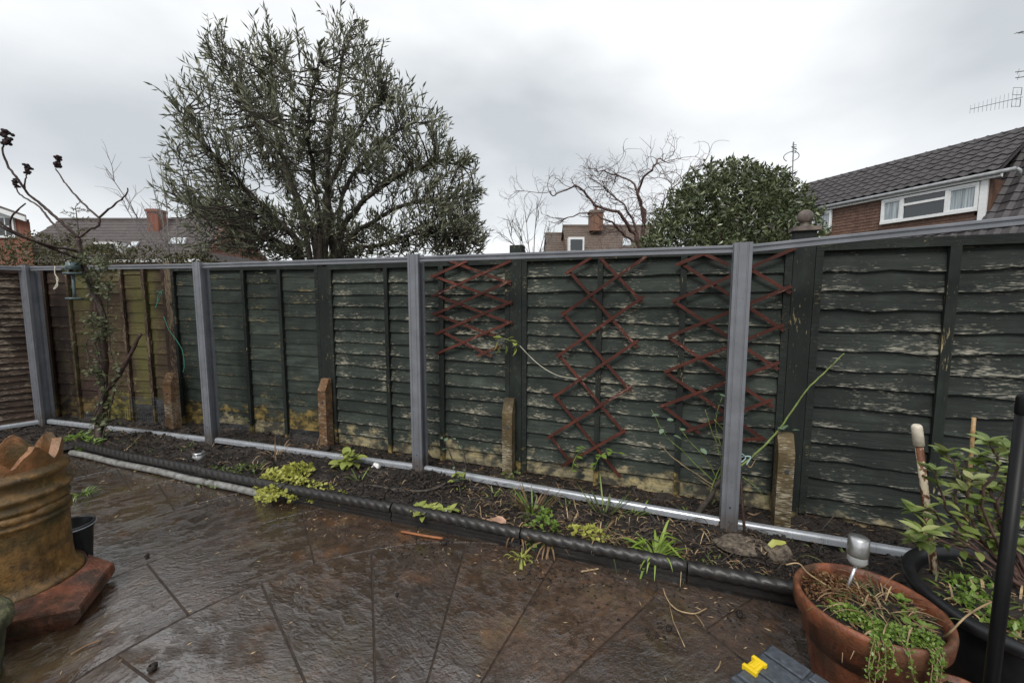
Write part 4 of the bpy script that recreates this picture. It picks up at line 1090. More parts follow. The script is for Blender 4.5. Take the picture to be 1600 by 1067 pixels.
# middle: two brick gables between the evergreen and the laurel
o, r, onr, zr = gable('house', 'brown brick house with chimney and tiled roof, behind the bare curly willow', 882, 1030, 354, 392, 27, M_brick_brown, M_tile_brown, 40, 10, 2.4)
chimney(r, 931, 330, 362, 28.6, .85, M_brick_brown, True)
b = MB(); q = D(900, 383, 26.8); b.box((q.x, 26.9, q.z), (1.0, .5, .95)); w = part('window', b, M_white, o); b = MB(); b.box((q.x, 26.62, q.z), (.75, .05, .65)); part('pane', b, M_glass, w)
skylight(r, onr, [(972, 386), (986, 386), (985, 374), (973, 374)])
o, r, onr, zr = gable('house', 'small brown brick house end left of the chimneyed house beyond the fence', 853, 884, 366, 395, 29, M_brick_brown, M_tile_brown, 12, 8, 2.0)

o, r, onr, zr = gable('house', 'tiled house roof mostly hidden behind the laurel bush, carrying the small aerial', 1130, 1262, 318, 360, 19.0, M_brick_brown, M_tile_far, 30, 8, 2.0)

# ================================================================== TRELLISES
Ng = Vector((-Xd.y, Xd.x, 0))
def trellis(label, a, c, off, laths, w=.022):
    """laths: pixel end points; they lie on the face of the fence between a and c"""
    d = Vector(((c-a).x, (c-a).y, 0)).normalized(); n_ = Vector((-d.y, d.x, 0)); pl = Vector((a.x, a.y, 0))-n_*off
    mid = onplane(*laths[0][0], pl, n_); o = top('trellis', label, 'trellis', mid, 'expanding trellises on the fence')
    for (p0, p1, layer) in laths:
        A = onplane(*p0, pl-n_*(.009*layer), n_); B = onplane(*p1, pl-n_*(.009*layer), n_); L = (B-A).length
        M = frame(B-A, -n_, A); b = MB(); m = 4; V = []
        for i in range(m+1):
            x = L*i/m; bow = .004*math.sin(math.pi*i/m)*random.uniform(-.5, 1.5)
            V += [(x, -w/2, -.0035+bow), (x, w/2, -.0035+bow), (x, w/2, .0035+bow), (x, -w/2, .0035+bow)]
        F = [(0, 3, 2, 1), tuple(m*4+q for q in range(4))]+[(i*4+q, i*4+4+q, i*4+4+(q+1) % 4, i*4+(q+1) % 4) for i in range(m) for q in range(4)]
        b.add(V, [f[::-1] for f in F]); part('lath', b, M_lath, o, M)
    return o
zA = lambda x, y: (640+x*.3938, 360+y*.3938)
zC = lambda x, y: (1000+x*.487, 340+y*.487)
def LT(f, U, Dn): return [(f(*p), f(*q), 1) for p, q in U]+[(f(*p), f(*q), 0) for p, q in Dn]
trellis('red-brown expanding trellis squashed wide, hung left of the cut grey timber spur', F2, F3, .052, LT(zA,
    [((82, 187), (228, 121)), ((85, 263), (403, 120)), ((95, 335), (402, 200)), ((100, 412), (407, 282)), ((105, 490), (407, 361)), ((268, 498), (365, 457))],
    [((150, 118), (240, 152)), ((190, 132), (403, 212)), ((85, 178), (408, 292)), ((112, 260), (409, 371)), ((92, 328), (337, 419)), ((125, 400), (327, 500))]))
trellis('tall red-brown expanding trellis reaching almost to the ground, in the middle of the fence', F3, F4, .055, LT(zA,
    [((618, 172), (722, 107)), ((603, 337), (940, 103)), ((583, 502), (932, 260)), ((570, 662), (907, 437)), ((546, 824), (884, 617)), ((603, 935), (857, 792))],
    [((755, 108), (922, 284)), ((633, 162), (903, 464)), ((603, 322), (878, 640)), ((588, 487), (853, 806)), ((572, 648), (837, 980)), ((560, 818), (642, 924))]))
trellis('red-brown expanding trellis crossing behind the nearest grey metal post', F3, F4, .055, LT(zC,
    [((116, 153), (205, 116)), ((103, 269), (502, 96)), ((90, 383), (487, 220)), ((78, 496), (462, 343)), ((66, 606), (447, 464)), ((148, 686), (427, 583)), ((325, 713), (397, 709))],
    [((205, 116), (285, 152)), ((350, 163), (484, 242)), ((128, 144), (462, 362)), ((108, 269), (444, 487)), ((93, 384), (427, 607)), ((80, 494), (402, 714)), ((68, 600), (192, 692))]))

# ================================================================== PLANT HELPERS
def ribbon(b, pts, w0, w1=0.001, up=Vector((0, 0, 1)), belly=True):
    pts = [Vector(p) for p in pts]; V = []; n = len(pts)
    for i, p in enumerate(pts):
        t = (pts[min(i+1, n-1)]-pts[max(i-1, 0)]).normalized(); s_ = t.cross(up)
        if s_.length < .05: s_ = Vector((1, 0, 0))
        s_.normalize(); f = i/(n-1); w = w0*(1-f)+w1*f
        if belly: w = w0*(.55+.45*math.sin(min(1, f*2)*math.pi/2))*(1-f**3)+w1
        V += [p-s_*w/2, p+up*0-t.cross(s_)*(-w*.12), p+s_*w/2]
    F = []
    for i in range(n-1): a = i*3; F += [(a, a+3, a+4, a+1), (a+1, a+4, a+5, a+2)]
    return b.add(V, F, True)
def arch(p, d, L, droop, n=6, lift=.8):
    d = Vector(d).normalized(); out = []
    for i in range(n+1):
        u = i/n; out.append(Vector(p)+Vector((d.x, d.y, 0))*(L*u)*(1-.25*u)+Vector((0, 0, L*lift*u-droop*L*u*u)))
    return out
def rosette(name, label, cat, c, n, L, mat, leafm, spread=1.0, group=None, lift=.45, lname='leaf'):
    o = top(name, label, cat, c, group)
    for k in range(n):
        a = 2.4*k+random.uniform(-.3, .3); u = (k+.5)/n; el = lift+1.0*(1-u)
        d = Vector((math.cos(a)*spread, math.sin(a)*spread, el)); put_leaf(o, leafm, Vector(c)+Vector((math.cos(a), math.sin(a), 0))*L*.12+Vector((0, 0, .012)), d, L*random.uniform(.7, 1.15), lname, random.uniform(-.4, .4))
    return o
def carpet(name, label, cat, pts, n, leaf, mat, hgt=.05, group=None, wid=.75):
    """low leafy cushion over blobs given as (px, py, radius)"""
    cs = [(Gs(x, y), r) for x, y, r in pts]; c0 = cs[0][0]; o = top(name, label, cat, c0, group); P = []; Dd = []
    tot = sum(r*r for _, r in cs)
    for c, r in cs:
        for k in range(int(n*r*r/tot)):
            a = random.uniform(0, 6.283); rr = r*math.sqrt(random.random())*(1+.35*mnoise.noise(Vector((math.cos(a)*2+c.x*9, math.sin(a)*2, c.y)))); x, y = c.x+rr*math.cos(a), c.y+rr*math.sin(a)
            z = soilz(x, y)+hgt*math.sqrt(max(.02, 1-(rr/r)**2*.9))*random.uniform(.5, 1.0)
            P.append((x, y, max(z, .01))); d = rdir(-.1, .6); Dd.append(tuple(d+Vector((math.cos(a)*.4, math.sin(a)*.4, .1))))
    V, F = quad_leaves(P, Dd, leaf, leaf*wid, .22, int(c0.x*100)+999); fpart('foliage', V, F, mat, o, 'stuff'); return o
def stemplant(o, path, r0, r1, leafm, L, n, mat=None, u0=.2, pair=False, stemname='stem'):
    pp = smooth_path(path, 5, .002); b = MB(); b.tube(pp, taper(r0, r1, len(pp)), 6); part(stemname, b, mat or M_stem, o)
    for k in range(n):
        u = u0+(1-u0)*(k+.5)/n; p = pp[min(len(pp)-1, int(u*(len(pp)-1)))]
        for s_ in ((1, -1) if pair else (random.choice((1, -1)),)):
            d = rdir(-.2, .5); put_leaf(o, leafm, p, d, L*random.uniform(.7, 1.15), 'leaf', random.uniform(-.5, .5))
LF_pale = leaf_mesh('pale_leaf', M_pale, .62, .12, .25, 5); LF_fresh = leaf_mesh('fresh_leaf', M_fresh, .55, .14, .2)
LF_rose = leaf_mesh('rose_leaf', M_rose, .62, .10, .12); LF_shrub = leaf_mesh('shrub_leaf', M_shrub, .40, .13, .16, 5)
LF_prim = leaf_mesh('primrose_leaf', M_pale, .48, .2, .35, 5); LF_ivy = leaf_mesh('ivy_leaf', M_ivy, .75, .12, .2, 3)

# ================================================================== STAG'S-HORN SUMACH AND IVY
YS = G(152, 690, .06).y
def S(x, y, dy=0): q = D(x, y, YS+dy); return q
sb = Gs(152, 692)
su = top('sumac_tree', 'bare antler-like sumac tree with dark red seed cones, at the left end of the bed', 'tree', sb)
b = MB()
paths = [([sb-Vector((0, 0, .1)), S(158, 640), S(163, 580), S(160, 520), S(160, 490), S(146, 455), S(132, 420), S(124, 395), S(123, 372)], .040, .017),
  ([S(166, 610), S(190, 580), S(205, 550), S(220, 521)], .022, .014),
  ([S(123, 372), S(100, 351, -.05), S(78, 332, -.08), S(62, 318, -.1), S(45, 304, -.14), S(28, 281, -.2), S(12, 258, -.22), S(4, 235, -.24), S(7, 222, -.24)], .014, .006),
  ([S(38, 294, -.16), S(40, 280, -.16), S(43, 268, -.16)], .007, .004), 
  ([S(106, 375, .0), S(86, 354, .1), S(72, 336, .12), S(60, 322, .14), S(40, 310, .15), S(30, 302, .16), S(24, 290, .16)], .010, .006),
  ([S(123, 372), S(138, 360, .05), S(154, 352, .08), S(155, 340, .08)], .013, .011),
  ([S(155, 340, .08), S(138, 326, .1), S(121, 309, .12), S(105, 290, .14), S(96, 277, .15), S(87, 264, .15)], .010, .005),
  ([S(155, 340, .08), S(174, 324, .05), S(190, 312, .03), S(198, 303, .02), S(200, 294, .02)], .009, .005),
  ([S(122, 392), S(80, 385, -.3), S(40, 372, -.5), S(16, 362, -.6), S(-5, 350, -.65)], .013, .008),
  ([S(124, 406), S(95, 394, -.2), S(55, 378, -.4), S(15, 358, -.55), S(-6, 342, -.6)], .012, .008),
  ([S(16, 360, -.5), S(18, 340, -.5), S(40, 318, -.5)], .008, .005)]
for pts, r0, r1 in paths:
    pp = smooth_path(pts, 5, .0035); b.tube(pp, [r*(1+random.uniform(-.12, .12)) for r in taper(r0, r1, len(pp))], 8)
part('trunk', b, M_bark_wet, su)
for (x, y, dy, s_) in ((11, 214, -.24, 1.15), (43, 264, -.16, .8), (90, 252, .15, 1.0), (24, 286, .16, .75)):
    b = MB(); c = S(x, y, dy)
    for k in range(34): b.ball(c+Vector((random.gauss(0, .014), random.gauss(0, .014), random.uniform(-.055, .05)))*s_*1.0, .0135*s_, 6, 4)
    part('seed_cone', b, M_cone, su)
iv = top('ivy', 'variegated ivy climbing up the trunk of the bare sumac tree', 'ivy', sb)
b = MB(); vine = smooth_path([sb, S(150, 650, -.06), S(165, 600, -.06), S(150, 540, -.06), S(165, 500, -.06), S(140, 450, -.05), S(128, 420, -.05)], 5, .01); b.tube(vine, .007, 5)
v2 = smooth_path([sb+Vector((.04, 0, 0)), S(172, 640, -.05), S(180, 590, -.05), S(172, 540, -.05), S(168, 470, -.04), S(175, 430, -.03)], 5, .01); b.tube(v2, .006, 5)
v3 = smooth_path([S(150, 540, -.05), S(135, 530, -.08), S(138, 570, -.09), S(155, 600, -.08), S(160, 640, -.08)], 5, .01); b.tube(v3, .005, 5)
part('stem', b, M_bark, iv)
for v, n in ((vine, 130), (v2, 100), (v3, 40)):
    for k in range(n):
        p = random.choice(v[3:])+rdir()*random.uniform(.01, .10); d = rdir(-.6, .4); d.y = -abs(d.y)*.6
        put_leaf(iv, LF_ivy, p, d, random.uniform(.026, .055), 'leaf', random.uniform(-.7, .7))
P = []; Dd = []
for (x, y, r) in ((112, 418, .07), (160, 412, .08), (150, 430, .10), (165, 450, .09), (128, 405, .08), (145, 500, .09), (165, 520, .1), (150, 580, .07), (160, 660, .08), (160, 690, .08)):
    c = S(x, y, -.04)
    for k in range(80): P.append(tuple(c+rdir()*r*random.random()**.5)); d = rdir(-.7, .3); Dd.append((d.x, -abs(d.y), d.z))
V, F = quad_leaves(P, Dd, .036, .026, .2, 77); fpart('foliage', V, F, M_ivy, iv, 'stuff')

# hanging feeder, string, twine
fq = S(114, 440, -.08); fd = top('bird_feeder', 'hanging blue-grey bird feeder with two trays in the sumac branches', 'bird feeder', fq)
for yy, r in ((428, .066), (467, .062)):
    c = S(114 if yy < 450 else 117, yy, -.08); b = MB(); b.lathe([(.0, -.004), (r, -.006), (r+.004, .010), (r-.004, .012), (r-.006, .0), (0, .0)], c, 24); part('tray', b, M_feeder, fd)
b = MB(); c0, c1 = S(114, 428, -.08), S(117, 467, -.08); b.tube([c1, c0], .012, 10); part('tube', b, M_feeder, fd)
b = MB(); c = S(114, 416, -.08); b.lathe([(.03, .035), (.045, .03), (.058, -.03), (.056, -.03), (.04, .026)], c, 18); part('hood', b, M_feeder, fd)
b = MB(); b.tube([S(114, 412, -.08), S(118, 400, -.05), S(122, 395, -.03)], .002, 4); part('hanging_wire', b, M_metal_dark, fd)
o = top('string', 'pale loop of string dangling near the second post at far left', 'string', S(88, 430, .2)); b = MB()
b.tube(smooth_path([S(86, 416, .2), S(86, 428, .2), S(91, 438, .2), S(84, 452, .2), S(90, 446, .2), S(88, 434, .2)], 5), .005, 5); part('loop', b, M_string, o)
yt = F1.y-.14
o = top('twine', 'short tangle of green twine caught on the mossy brown fence', 'twine', D(250, 465, yt)); b = MB()
b.tube(smooth_path([D(255, 453, yt), D(247, 462, yt), D(246, 472, yt), D(243, 481, yt), D(250, 463, yt), D(253, 458, yt), D(245, 455, yt)], 5), .004, 5); part('strand', b, M_twine, o)
o = top('twine', 'long green garden wire trailing down the brown corner post', 'twine', D(270, 530, yt)); b = MB()
b.tube(smooth_path([D(256, 495, yt), D(264, 515, yt), D(275, 530, yt), D(285, 548, yt), D(288, 570, yt), D(286, 582, yt)], 5), .004, 5); part('strand', b, M_twine, o)

# ================================================================== BED PLANTS
def lamp(o, c, scale=1.0): pass
c = Gs(311, 717); o = top('solar_light', 'low round solar path light in the soil near the second metal post', 'solar light', c)
b = MB(); b.lathe([(.03, -.06), (.045, 0), (.048, .012), (.046, .05), (.0, .05)], c, 20); part('lens', b, M_lens, o)
b = MB(); b.lathe([(.0, .064), (.04, .066), (.05, .060), (.052, .050), (.045, .048), (0, .05)], c, 20); part('steel_cap', b, M_steel, o)
b = MB(); b.lathe([(.0, .068), (.028, .067)], c, 16); part('solar_cell', b, M_black, o)
carpet('creeping_plant', 'bright yellow-green cushion of creeping leaves at the bed edge', 'plant', [(440, 757, .16), (462, 743, .13), (420, 762, .09)], 900, .034, M_lime, .085)
carpet('creeping_plant', 'sparse yellow-green creeping leaves behind the grey pipe', 'plant', [(345, 742, .14), (385, 738, .12), (325, 738, .08)], 230, .03, M_weed, .05)
carpet('creeping_plant', 'thin yellowish trailing weed spilling onto the edging right of the yellow cushion', 'plant', [(500, 772, .10), (480, 765, .1), (530, 775, .06)], 120, .03, M_lime, .04)
o = carpet('moss_patch', 'tuft of grassy weeds at the far left end of the black edging', 'weed', [(122, 690, .10), (140, 694, .08)], 160, .07, M_fresh, .05, None, .2)
# pale upright leafy plant
c = Gs(545, 730); o = top('leafy_plant', 'pale lime plant with large soft leaves before the cut orange timber spur', 'plant', c)
for tip, n in (((545, 705), 12), ((555, 712), 8), ((525, 722), 6), ((540, 716), 8)):
    q = D(*tip, c.y-.02); stemplant(o, [c, c.lerp(q, .5)+Vector((.01, 0, .01)), q], .006, .003, LF_pale, .105, n, M_stem, .35)
c = Gs(665, 806)
o = rosette('primrose', 'leafy pale green primrose with small white flowers behind the black edging', 'primrose', c, 17, .10, M_pale, LF_prim, 1.0, None, .3)
for (dx, dy) in ((.0, 0), (.1, -.02), (-.06, .02), (.16, .01)):
    for k in range(9):
        a = 2.4*k; put_leaf(o, LF_prim, c+Vector((dx, dy, .03)), Vector((math.cos(a), math.sin(a), random.uniform(.2, .9))), .075*random.uniform(.7, 1.2), 'leaf', random.uniform(-.3, .3))
for (x, y) in ((698, 800), (704, 806), (712, 810), (694, 808)):
    b = MB(); q = D(x, y, c.y-.05)
    for k in range(5): a = k*1.257; b.add([q, q+Vector((.016*math.cos(a), -.01, .016*math.sin(a))), q+Vector((.02*math.cos(a+.5), -.006, .02*math.sin(a+.5))), q+Vector((.016*math.cos(a+1), -.01, .016*math.sin(a+1)))], [(0, 1, 2, 3)])
    part('flower', b, M_chalk, o)
# spiky bright green clump
c = Gs(1025, 868); o = top('spiky_plant', 'bright green spiky strap-leaved clump leaning over the black edging', 'plant', c)
for k in range(58):
    a = random.uniform(0, 6.283); d = Vector((math.cos(a), math.sin(a)*.9, 0)); L = random.uniform(.12, .27); b = MB()
    st = c+d*.02+Vector((0, 0, -.01)); ribbon(b, arch(st, d, L, random.uniform(.5, 1.05), 6, random.uniform(.55, 1.15)), random.uniform(.010, .017)); part('blade', b, M_blade, o)
for tip in ((1022, 918), (978, 862), (1072, 882), (1052, 836), (1068, 848)):
    q = D(*tip, c.y-.12 if tip[1] > 880 else c.y); b = MB(); st = c+Vector((0, 0, .03)); ribbon(b, [st, st.lerp(q, .35)+Vector((0, 0, .07)), st.lerp(q, .7)+Vector((0, 0, .04)), q], .019); part('blade', b, M_blade, o)
# withered strap clump
c = Gs(858, 862); o = top('withered_plant', 'withered brown strap-leaved clump flopping over the black edging', 'plant', c)
for tip, w in (((912, 893), .016), ((850, 892), .012), ((855, 896), .012), ((818, 868), .012), ((806, 858), .01), ((845, 890), .01), ((868, 885), .012), ((900, 850), .012), ((825, 845), .012), ((835, 880), .01), ((890, 868), .01)):
    q = D(*tip, c.y-.10 if tip[1] > 865 else c.y+.0); b = MB(); st = c+Vector((random.uniform(-.02, .02), 0, .02)); ribbon(b, [st, st.lerp(q, .3)+Vector((0, 0, .06)), st.lerp(q, .65)+Vector((0, 0, .05)), q], w); part('blade', b, M_straw if w > .012 else M_dead, o)
def mixedtuft(label, x, y, ht, n, mats, spread=.4, name='weed', cat='weed', group=None, w=.01):
    c = Gs(x, y); o = top(name, label, cat, c, group); bs = [MB() for _ in mats]
    for k in range(n if n < 9 else int(n*1.8)):
        a = random.uniform(0, 6.283); d = Vector((math.cos(a), math.sin(a), 0)); st = c+d*random.uniform(0, .03 if n < 9 else .06)-Vector((0, 0, .01)); L = ht*random.uniform(.5, 1.1)
        ribbon(random.choice(bs), arch(st, d, L, random.uniform(.2, .8)*spread*2, 5, 1.15-.3*spread*random.random()), w*random.uniform(.6, 1.3))
    for m, bb in zip(mats, bs):
        if bb.V: tag(part('leaf_blades', bb, m, o), kind='stuff')
    return o
mixedtuft('upright clump of reddish stems and green blades below the tall trellis', 832, 800, .20, 26, [M_weed, M_dead, M_fresh, M_dead], .35, 'iris_clump', 'plant')
mixedtuft('thin green iris blades before the bottom rail, left of the spiky clump', 945, 800, .18, 12, [M_fresh, M_weed, M_dead], .25, 'iris_clump', 'plant')
mixedtuft('tangle of straw-coloured dead stems between the two strap-leaved clumps', 935, 842, .19, 34, [M_straw, M_dead, M_weed], 1.0, 'withered_plant', 'plant', None, .006)
mixedtuft('straggly half-dead tuft with pale blades just left of the spiky clump', 985, 805, .14, 12, [M_straw, M_fresh], .9, 'withered_plant', 'plant', None, .008)
mixedtuft('dead brown stems beside the second metal post', 430, 712, .22, 16, [M_straw, M_dead], .8, 'withered_plant', 'plant', None, .006)
mixedtuft('dry reddish tuft at the foot of the orange timber spur', 490, 700, .14, 16, [M_dead, M_straw], .9, 'withered_plant', 'plant', None, .006)
mixedtuft('fern-like green tuft growing out beside the chimney pot', 128, 772, .12, 16, [M_fresh, M_weed], .9, 'weed', 'weed', None, .012)
o = mixedtuft('pale green drooping tuft hanging below the edging left of the withered clump', 815, 868, .11, 14, [M_pale, M_lime], 1.3, 'weed', 'weed', None, .008)
carpet('weed', 'mid green leafy weed beside the withered clump', 'weed', [(850, 830, .10), (838, 812, .08)], 150, .038, M_fresh, .08)
carpet('weed', 'yellowish leafy weed behind the black edging near the dead stems', 'weed', [(925, 845, .07), (905, 835, .06)], 110, .036, M_lime, .05)
carpet('weed', 'low leafy weed by the foot of the grey timber spur', 'weed', [(800, 745, .08), (845, 768, .06)], 70, .03, M_weed, .05)
for lab, x, y, ht, n, ms, sp, w in (
  ('straggly dry grass tuft in front of the bottom rail below the tall trellis', 880, 775, .13, 18, [M_straw, M_dead, M_fresh], .9, .005),
  ('mess of brown flattened leaves behind the edging, right of the pinkish dead leaf', 810, 832, .12, 22, [M_dead, M_straw, M_dead], 1.3, .009),
  ('bent straw stems lying between the upright reddish clump and the dead tangle', 890, 820, .16, 20, [M_straw, M_dead], 1.3, .005),
  ('grassy dead tangle at the left foot of the spiky clump', 965, 855, .13, 24, [M_dead, M_straw, M_weed], 1.2, .006),
  ('short brown stalks in front of the small rose by the third post', 700, 742, .12, 10, [M_dead, M_weed], .9, .005),
  ('dark dead stems at the bed edge under the bare sumac tree', 205, 690, .15, 16, [M_dead, M_weed], 1.1, .005),
  ('pale dead grass stems behind the yellow cushion plant', 400, 735, .14, 12, [M_straw, M_weed], .8, .006),
  ('dead grass wisps in the dark soil left of the terracotta pot', 1200, 915, .09, 14, [M_dead, M_weed, M_straw], 1.2, .004)):
    mixedtuft(lab, x, y, ht, n, ms, sp, 'withered_plant', 'plant', None, w)
k = 0
for (x, y) in ((395, 690), (455, 735), (560, 750), (735, 790), (770, 775), (1000, 800), (1075, 800), (1110, 790), (1120, 885), (1150, 905), (1090, 870), (290, 700), (240, 705), (885, 790), (612, 700), (1185, 900), (380, 655), (430, 672), (640, 712), (1240, 850), (1330, 880), (905, 800)):
    mixedtuft('tiny green weed seedling sprouting from the dark bed soil', x, y, .06+.03*(k % 3), 7, [M_weed, M_fresh], .7, 'weed', 'weed', 'weed seedlings in the bed', .010); k += 1
# rose bush
YR = Gs(1085, 818).y
def Rz(x, y, dy=0): return D(x, y, YR+dy)
c = Gs(1078, 820); ro = top('rose_bush', 'leaning pruned rose bush with thorny green canes in front of the nearest post', 'rose bush', c)
b = MB(); pp = smooth_path([c-Vector((0, 0, .06)), Rz(1092, 800), Rz(1112, 772, -.02), Rz(1122, 755, -.03), Rz(1150, 735, -.05)], 5, .003); b.tube(pp, [r*(1+random.uniform(-.15, .15)) for r in taper(.019, .013, len(pp))], 8); part('trunk', b, M_bark, ro)
canes = [([(1135, 742), (1165, 722), (1200, 690), (1225, 660), (1260, 610), (1292, 578), (1319, 552)], .0075, -.05), ([(1120, 755), (1128, 728), (1122, 700), (1112, 672), (1102, 640)], .004, 0), ([(1120, 756), (1090, 728), (1062, 700), (1040, 680), (1018, 640)], .004, .05),
         ([(1122, 752), (1105, 720), (1078, 690), (1062, 668)], .0035, -.05), ([(1140, 738), (1128, 700), (1118, 660), (1128, 620)], .0035, .03), ([(1150, 735), (1142, 690), (1116, 655)], .005, -.03), ([(1160, 745), (1180, 760), (1200, 782)], .0035, -.05),
         ([(1118, 760), (1080, 735), (1048, 712), (1030, 690)], .003, 0), ([(1165, 722), (1172, 730), (1180, 718)], .003, 0), ([(1116, 765), (1098, 752), (1085, 745)], .003, -.05), ([(1110, 770), (1120, 740), (1145, 700)], .004, -.03)]
for pts, r, dy in canes:
    b = MB(); pp = smooth_path([Rz(x, y, dy*(.5+i/len(pts))) for i, (x, y) in enumerate(pts)], 5, .002); b.tube(pp, taper(r, r*.45, len(pp)), 6)
    for q in range(2, len(pp)-1, 2): d = rdir(-.3, .3); b.tube([pp[q], pp[q]+d*.012], [.002, .0003], 4, False)
    part('cane', b, M_stem if r != .003 else M_straw, ro)
for (x, y) in ((1116, 618), (1124, 616), (1112, 632), (1125, 632), (1118, 648), (1106, 640), (1207, 662), (1214, 668), (1222, 660), (1238, 672), (1230, 664), (1042, 656), (1048, 664), (1036, 670), (1045, 684), (1052, 680), (1095, 700), (1140, 712), (1130, 705), (1030, 648), (1062, 672)):
    d = rdir(-.3, .6); d.y = -abs(d.y)*.5; put_leaf(ro, LF_rose, Rz(x, y, -.05), d, random.uniform(.035, .055), 'leaf', random.uniform(-.5, .5))
o = top('stake', 'thin dark wooden stake standing in front of the nearest metal post', 'stake', Gs(1166, 848)); b = MB(); b.tube([Gs(1166, 848)-Vector((0, 0, .05)), Rz(1157, 740, -.12), Rz(1146, 616, -.10)], [.0085, .008, .006], 8); part('stick', b, M_bark_wet, o)
o = top('twine', 'pale blue twine tying the rose cane to the dark stake', 'twine', Rz(1160, 716, -.14)); b = MB()
b.tube(smooth_path([Rz(1148, 712, -.1), Rz(1157, 708, -.14), Rz(1165, 715, -.14), Rz(1157, 722, -.14), Rz(1150, 716, -.12), Rz(1172, 713, -.14), Rz(1166, 726, -.14)], 5), .004, 5); part('strand', b, simple('pale_blue_twine', (.35, .48, .48), .7, bump=0), o)
# small rose near the third post
c = Gs(722, 760); o = top('rose_bush', 'small sparse rose with pale yellowish leaves right of the third metal post', 'rose bush', c)
for pts in ([(722, 758), (712, 735), (700, 700), (688, 680)], [(722, 758), (728, 730), (722, 700), (705, 682)], [(720, 760), (718, 750), (726, 738)]):
    stemplant(o, [D(x, y, c.y+.03*i) for i, (x, y) in enumerate(pts)], .006, .003, LF_pale if pts[2][0] > 715 and pts[2][1] > 735 else LF_rose, .045, 7, M_bark, .1)
for k in range(16): put_leaf(o, LF_pale, D(718+random.uniform(-10, 10), 752+random.uniform(-14, 16), c.y-.03), rdir(-.5, .4), random.uniform(.03, .05), 'leaf')
# sprigs against the fence
yq = F3.y-.12
o = top('climbing_sprig', 'pale leafy climber sprig hanging at the corner of the squashed trellis', 'plant', D(790, 535, yq))
stemplant(o, [D(772, 526, yq), D(785, 528, yq-.02), D(798, 533, yq-.03), D(812, 540, yq)], .004, .003, LF_pale, .065, 9, M_stem, .1)
for (x, y) in ((781, 545), (806, 548), (806, 540), (776, 540), (790, 545)): put_leaf(o, LF_pale, D(x, y-6, yq-.03), Vector((random.uniform(-.3, .3), -.2, -1)), .075, 'leaf', random.uniform(-.4, .4))
o = top('wire', 'thin pale wire strung from the climber sprig across the green boards', 'wire', D(815, 540, yq)); b = MB(); b.tube(smooth_path([D(812, 540, yq), D(840, 568, yq-.1), D(870, 586, yq-.18), D(902, 592, yq-.2)], 5), .0025, 4); part('strand', b, M_string, o)
yb = F3.y-.34
for lab, pts in (('leafy green sprig rising in front of the foot of the tall trellis, left shoot', [(893, 738), (897, 720), (905, 706), (916, 700)]), ('leafy green sprig at the foot of the tall trellis, right shoot', [(928, 735), (936, 715), (950, 706), (968, 708)])):
    o = top('climbing_sprig', lab, 'plant', D(*pts[0], yb)); stemplant(o, [D(x, y, yb-.01*i) for i, (x, y) in enumerate(pts)], .004, .002, LF_fresh, .055, 9, M_stem, .05)
# wisps of climber on the fence top near the second post
for k, (x, y) in enumerate(((400, 428), (455, 425), (480, 422), (410, 440), (1138, 385), (415, 622), (370, 655))):
    q = D(x, y, (F1.y+F2.y)/2-.16) if x < 700 else D(x, y, P4.y+.06)
    o = top('ivy_sprig', ('small ivy sprig just under the top rail, right of the second metal post', 'small ivy sprig under the top rail, left of the orange timber spur', 'ivy sprig nearest the old fence post, under the top rail',
        'second-row ivy sprig a little below the top rail beside the second post', 'tiny ivy sprig at the top of the nearest metal post', 'ivy sprig low on the fence, left of the orange timber spur', 'ivy sprig near the ground right of the second metal post')[k], 'ivy', q, 'ivy sprigs on the fence')
    stemplant(o, [q, q+Vector((.05, -.02, .01)), q+Vector((.12, 0, -.02))], .003, .002, LF_ivy, .035, 8, M_bark, .0)
# loose things in the bed
def rock(name, label, cat, px, py, r, sq, mat, seed, group=None, jit=.5):
    c = Gs(px, py); o = top(name, label, cat, c, group); b = MB(); b.ball((c.x, c.y, c.z+r*sq[2]*.55), r, 16, 10, sq, jit, seed); part('stone_body' if 'stone' in name else 'body', b, mat, o); return o
rock('stone', 'rough brown stone at the foot of the concrete by the nearest post', 'stone', 1216, 872, .062, (1.15, .9, .75), M_stone, 3)
b = MB(); q = D(1213, 848, Gs(1216, 870).y-.03); o = top('leaf_scrap', 'small bright lime leaf scrap lying on the brown stone', 'leaf', q); ribbon(b, [q+Vector((-.035, 0, -.018)), q+Vector((-.01, 0, .006)), q+Vector((.02, 0, .002)), q+Vector((.05, 0, .004))], .022, .012, Vector((0, -.5, .8))); part('leaf', b, M_lime, o)
rock('concrete_footing', 'rough lump of fresh concrete round the foot of the nearest post', 'concrete', 1160, 853, .125, (1.15, .8, .16), M_concrete, 8, None, .35)
rock('white_stone', 'white chalky stone beside the bottom rail left of the third post', 'stone', 588, 732, .03, (1.1, .9, 1), M_chalk, 5)
rock('white_stone', 'small white stone next to the pinkish dead leaf', 'stone', 786, 828, .016, (1.1, 1, .9), M_chalk, 6)
rock('white_stone', 'tiny white pebble beside the round solar light', 'stone', 289, 719, .012, (1, 1, .9), M_chalk, 7)
c = Gs(772, 824); o = top('dead_leaf', 'large curled pinkish dead leaf beside the black edging', 'leaf', c); b = MB(); V = []
for i in range(7):
    for j in range(5): u, v = i/6-.5, j/4-.5; V.append(c+Vector((u*.15, v*.09*(1-1.6*u*u), .03+.03*mnoise.noise(Vector((u*4, v*5, 2)))+.05*v*v*1.2)))
b.add(V, [(i*5+j, i*5+5+j, i*5+6+j, i*5+1+j) for i in range(6) for j in range(4)], True); part('leaf', b, M_pinkleaf, o)
o = top('hose_offcut', 'bent length of dark hose lying across the bare soil mound', 'hose', Gs(630, 768)); b = MB()
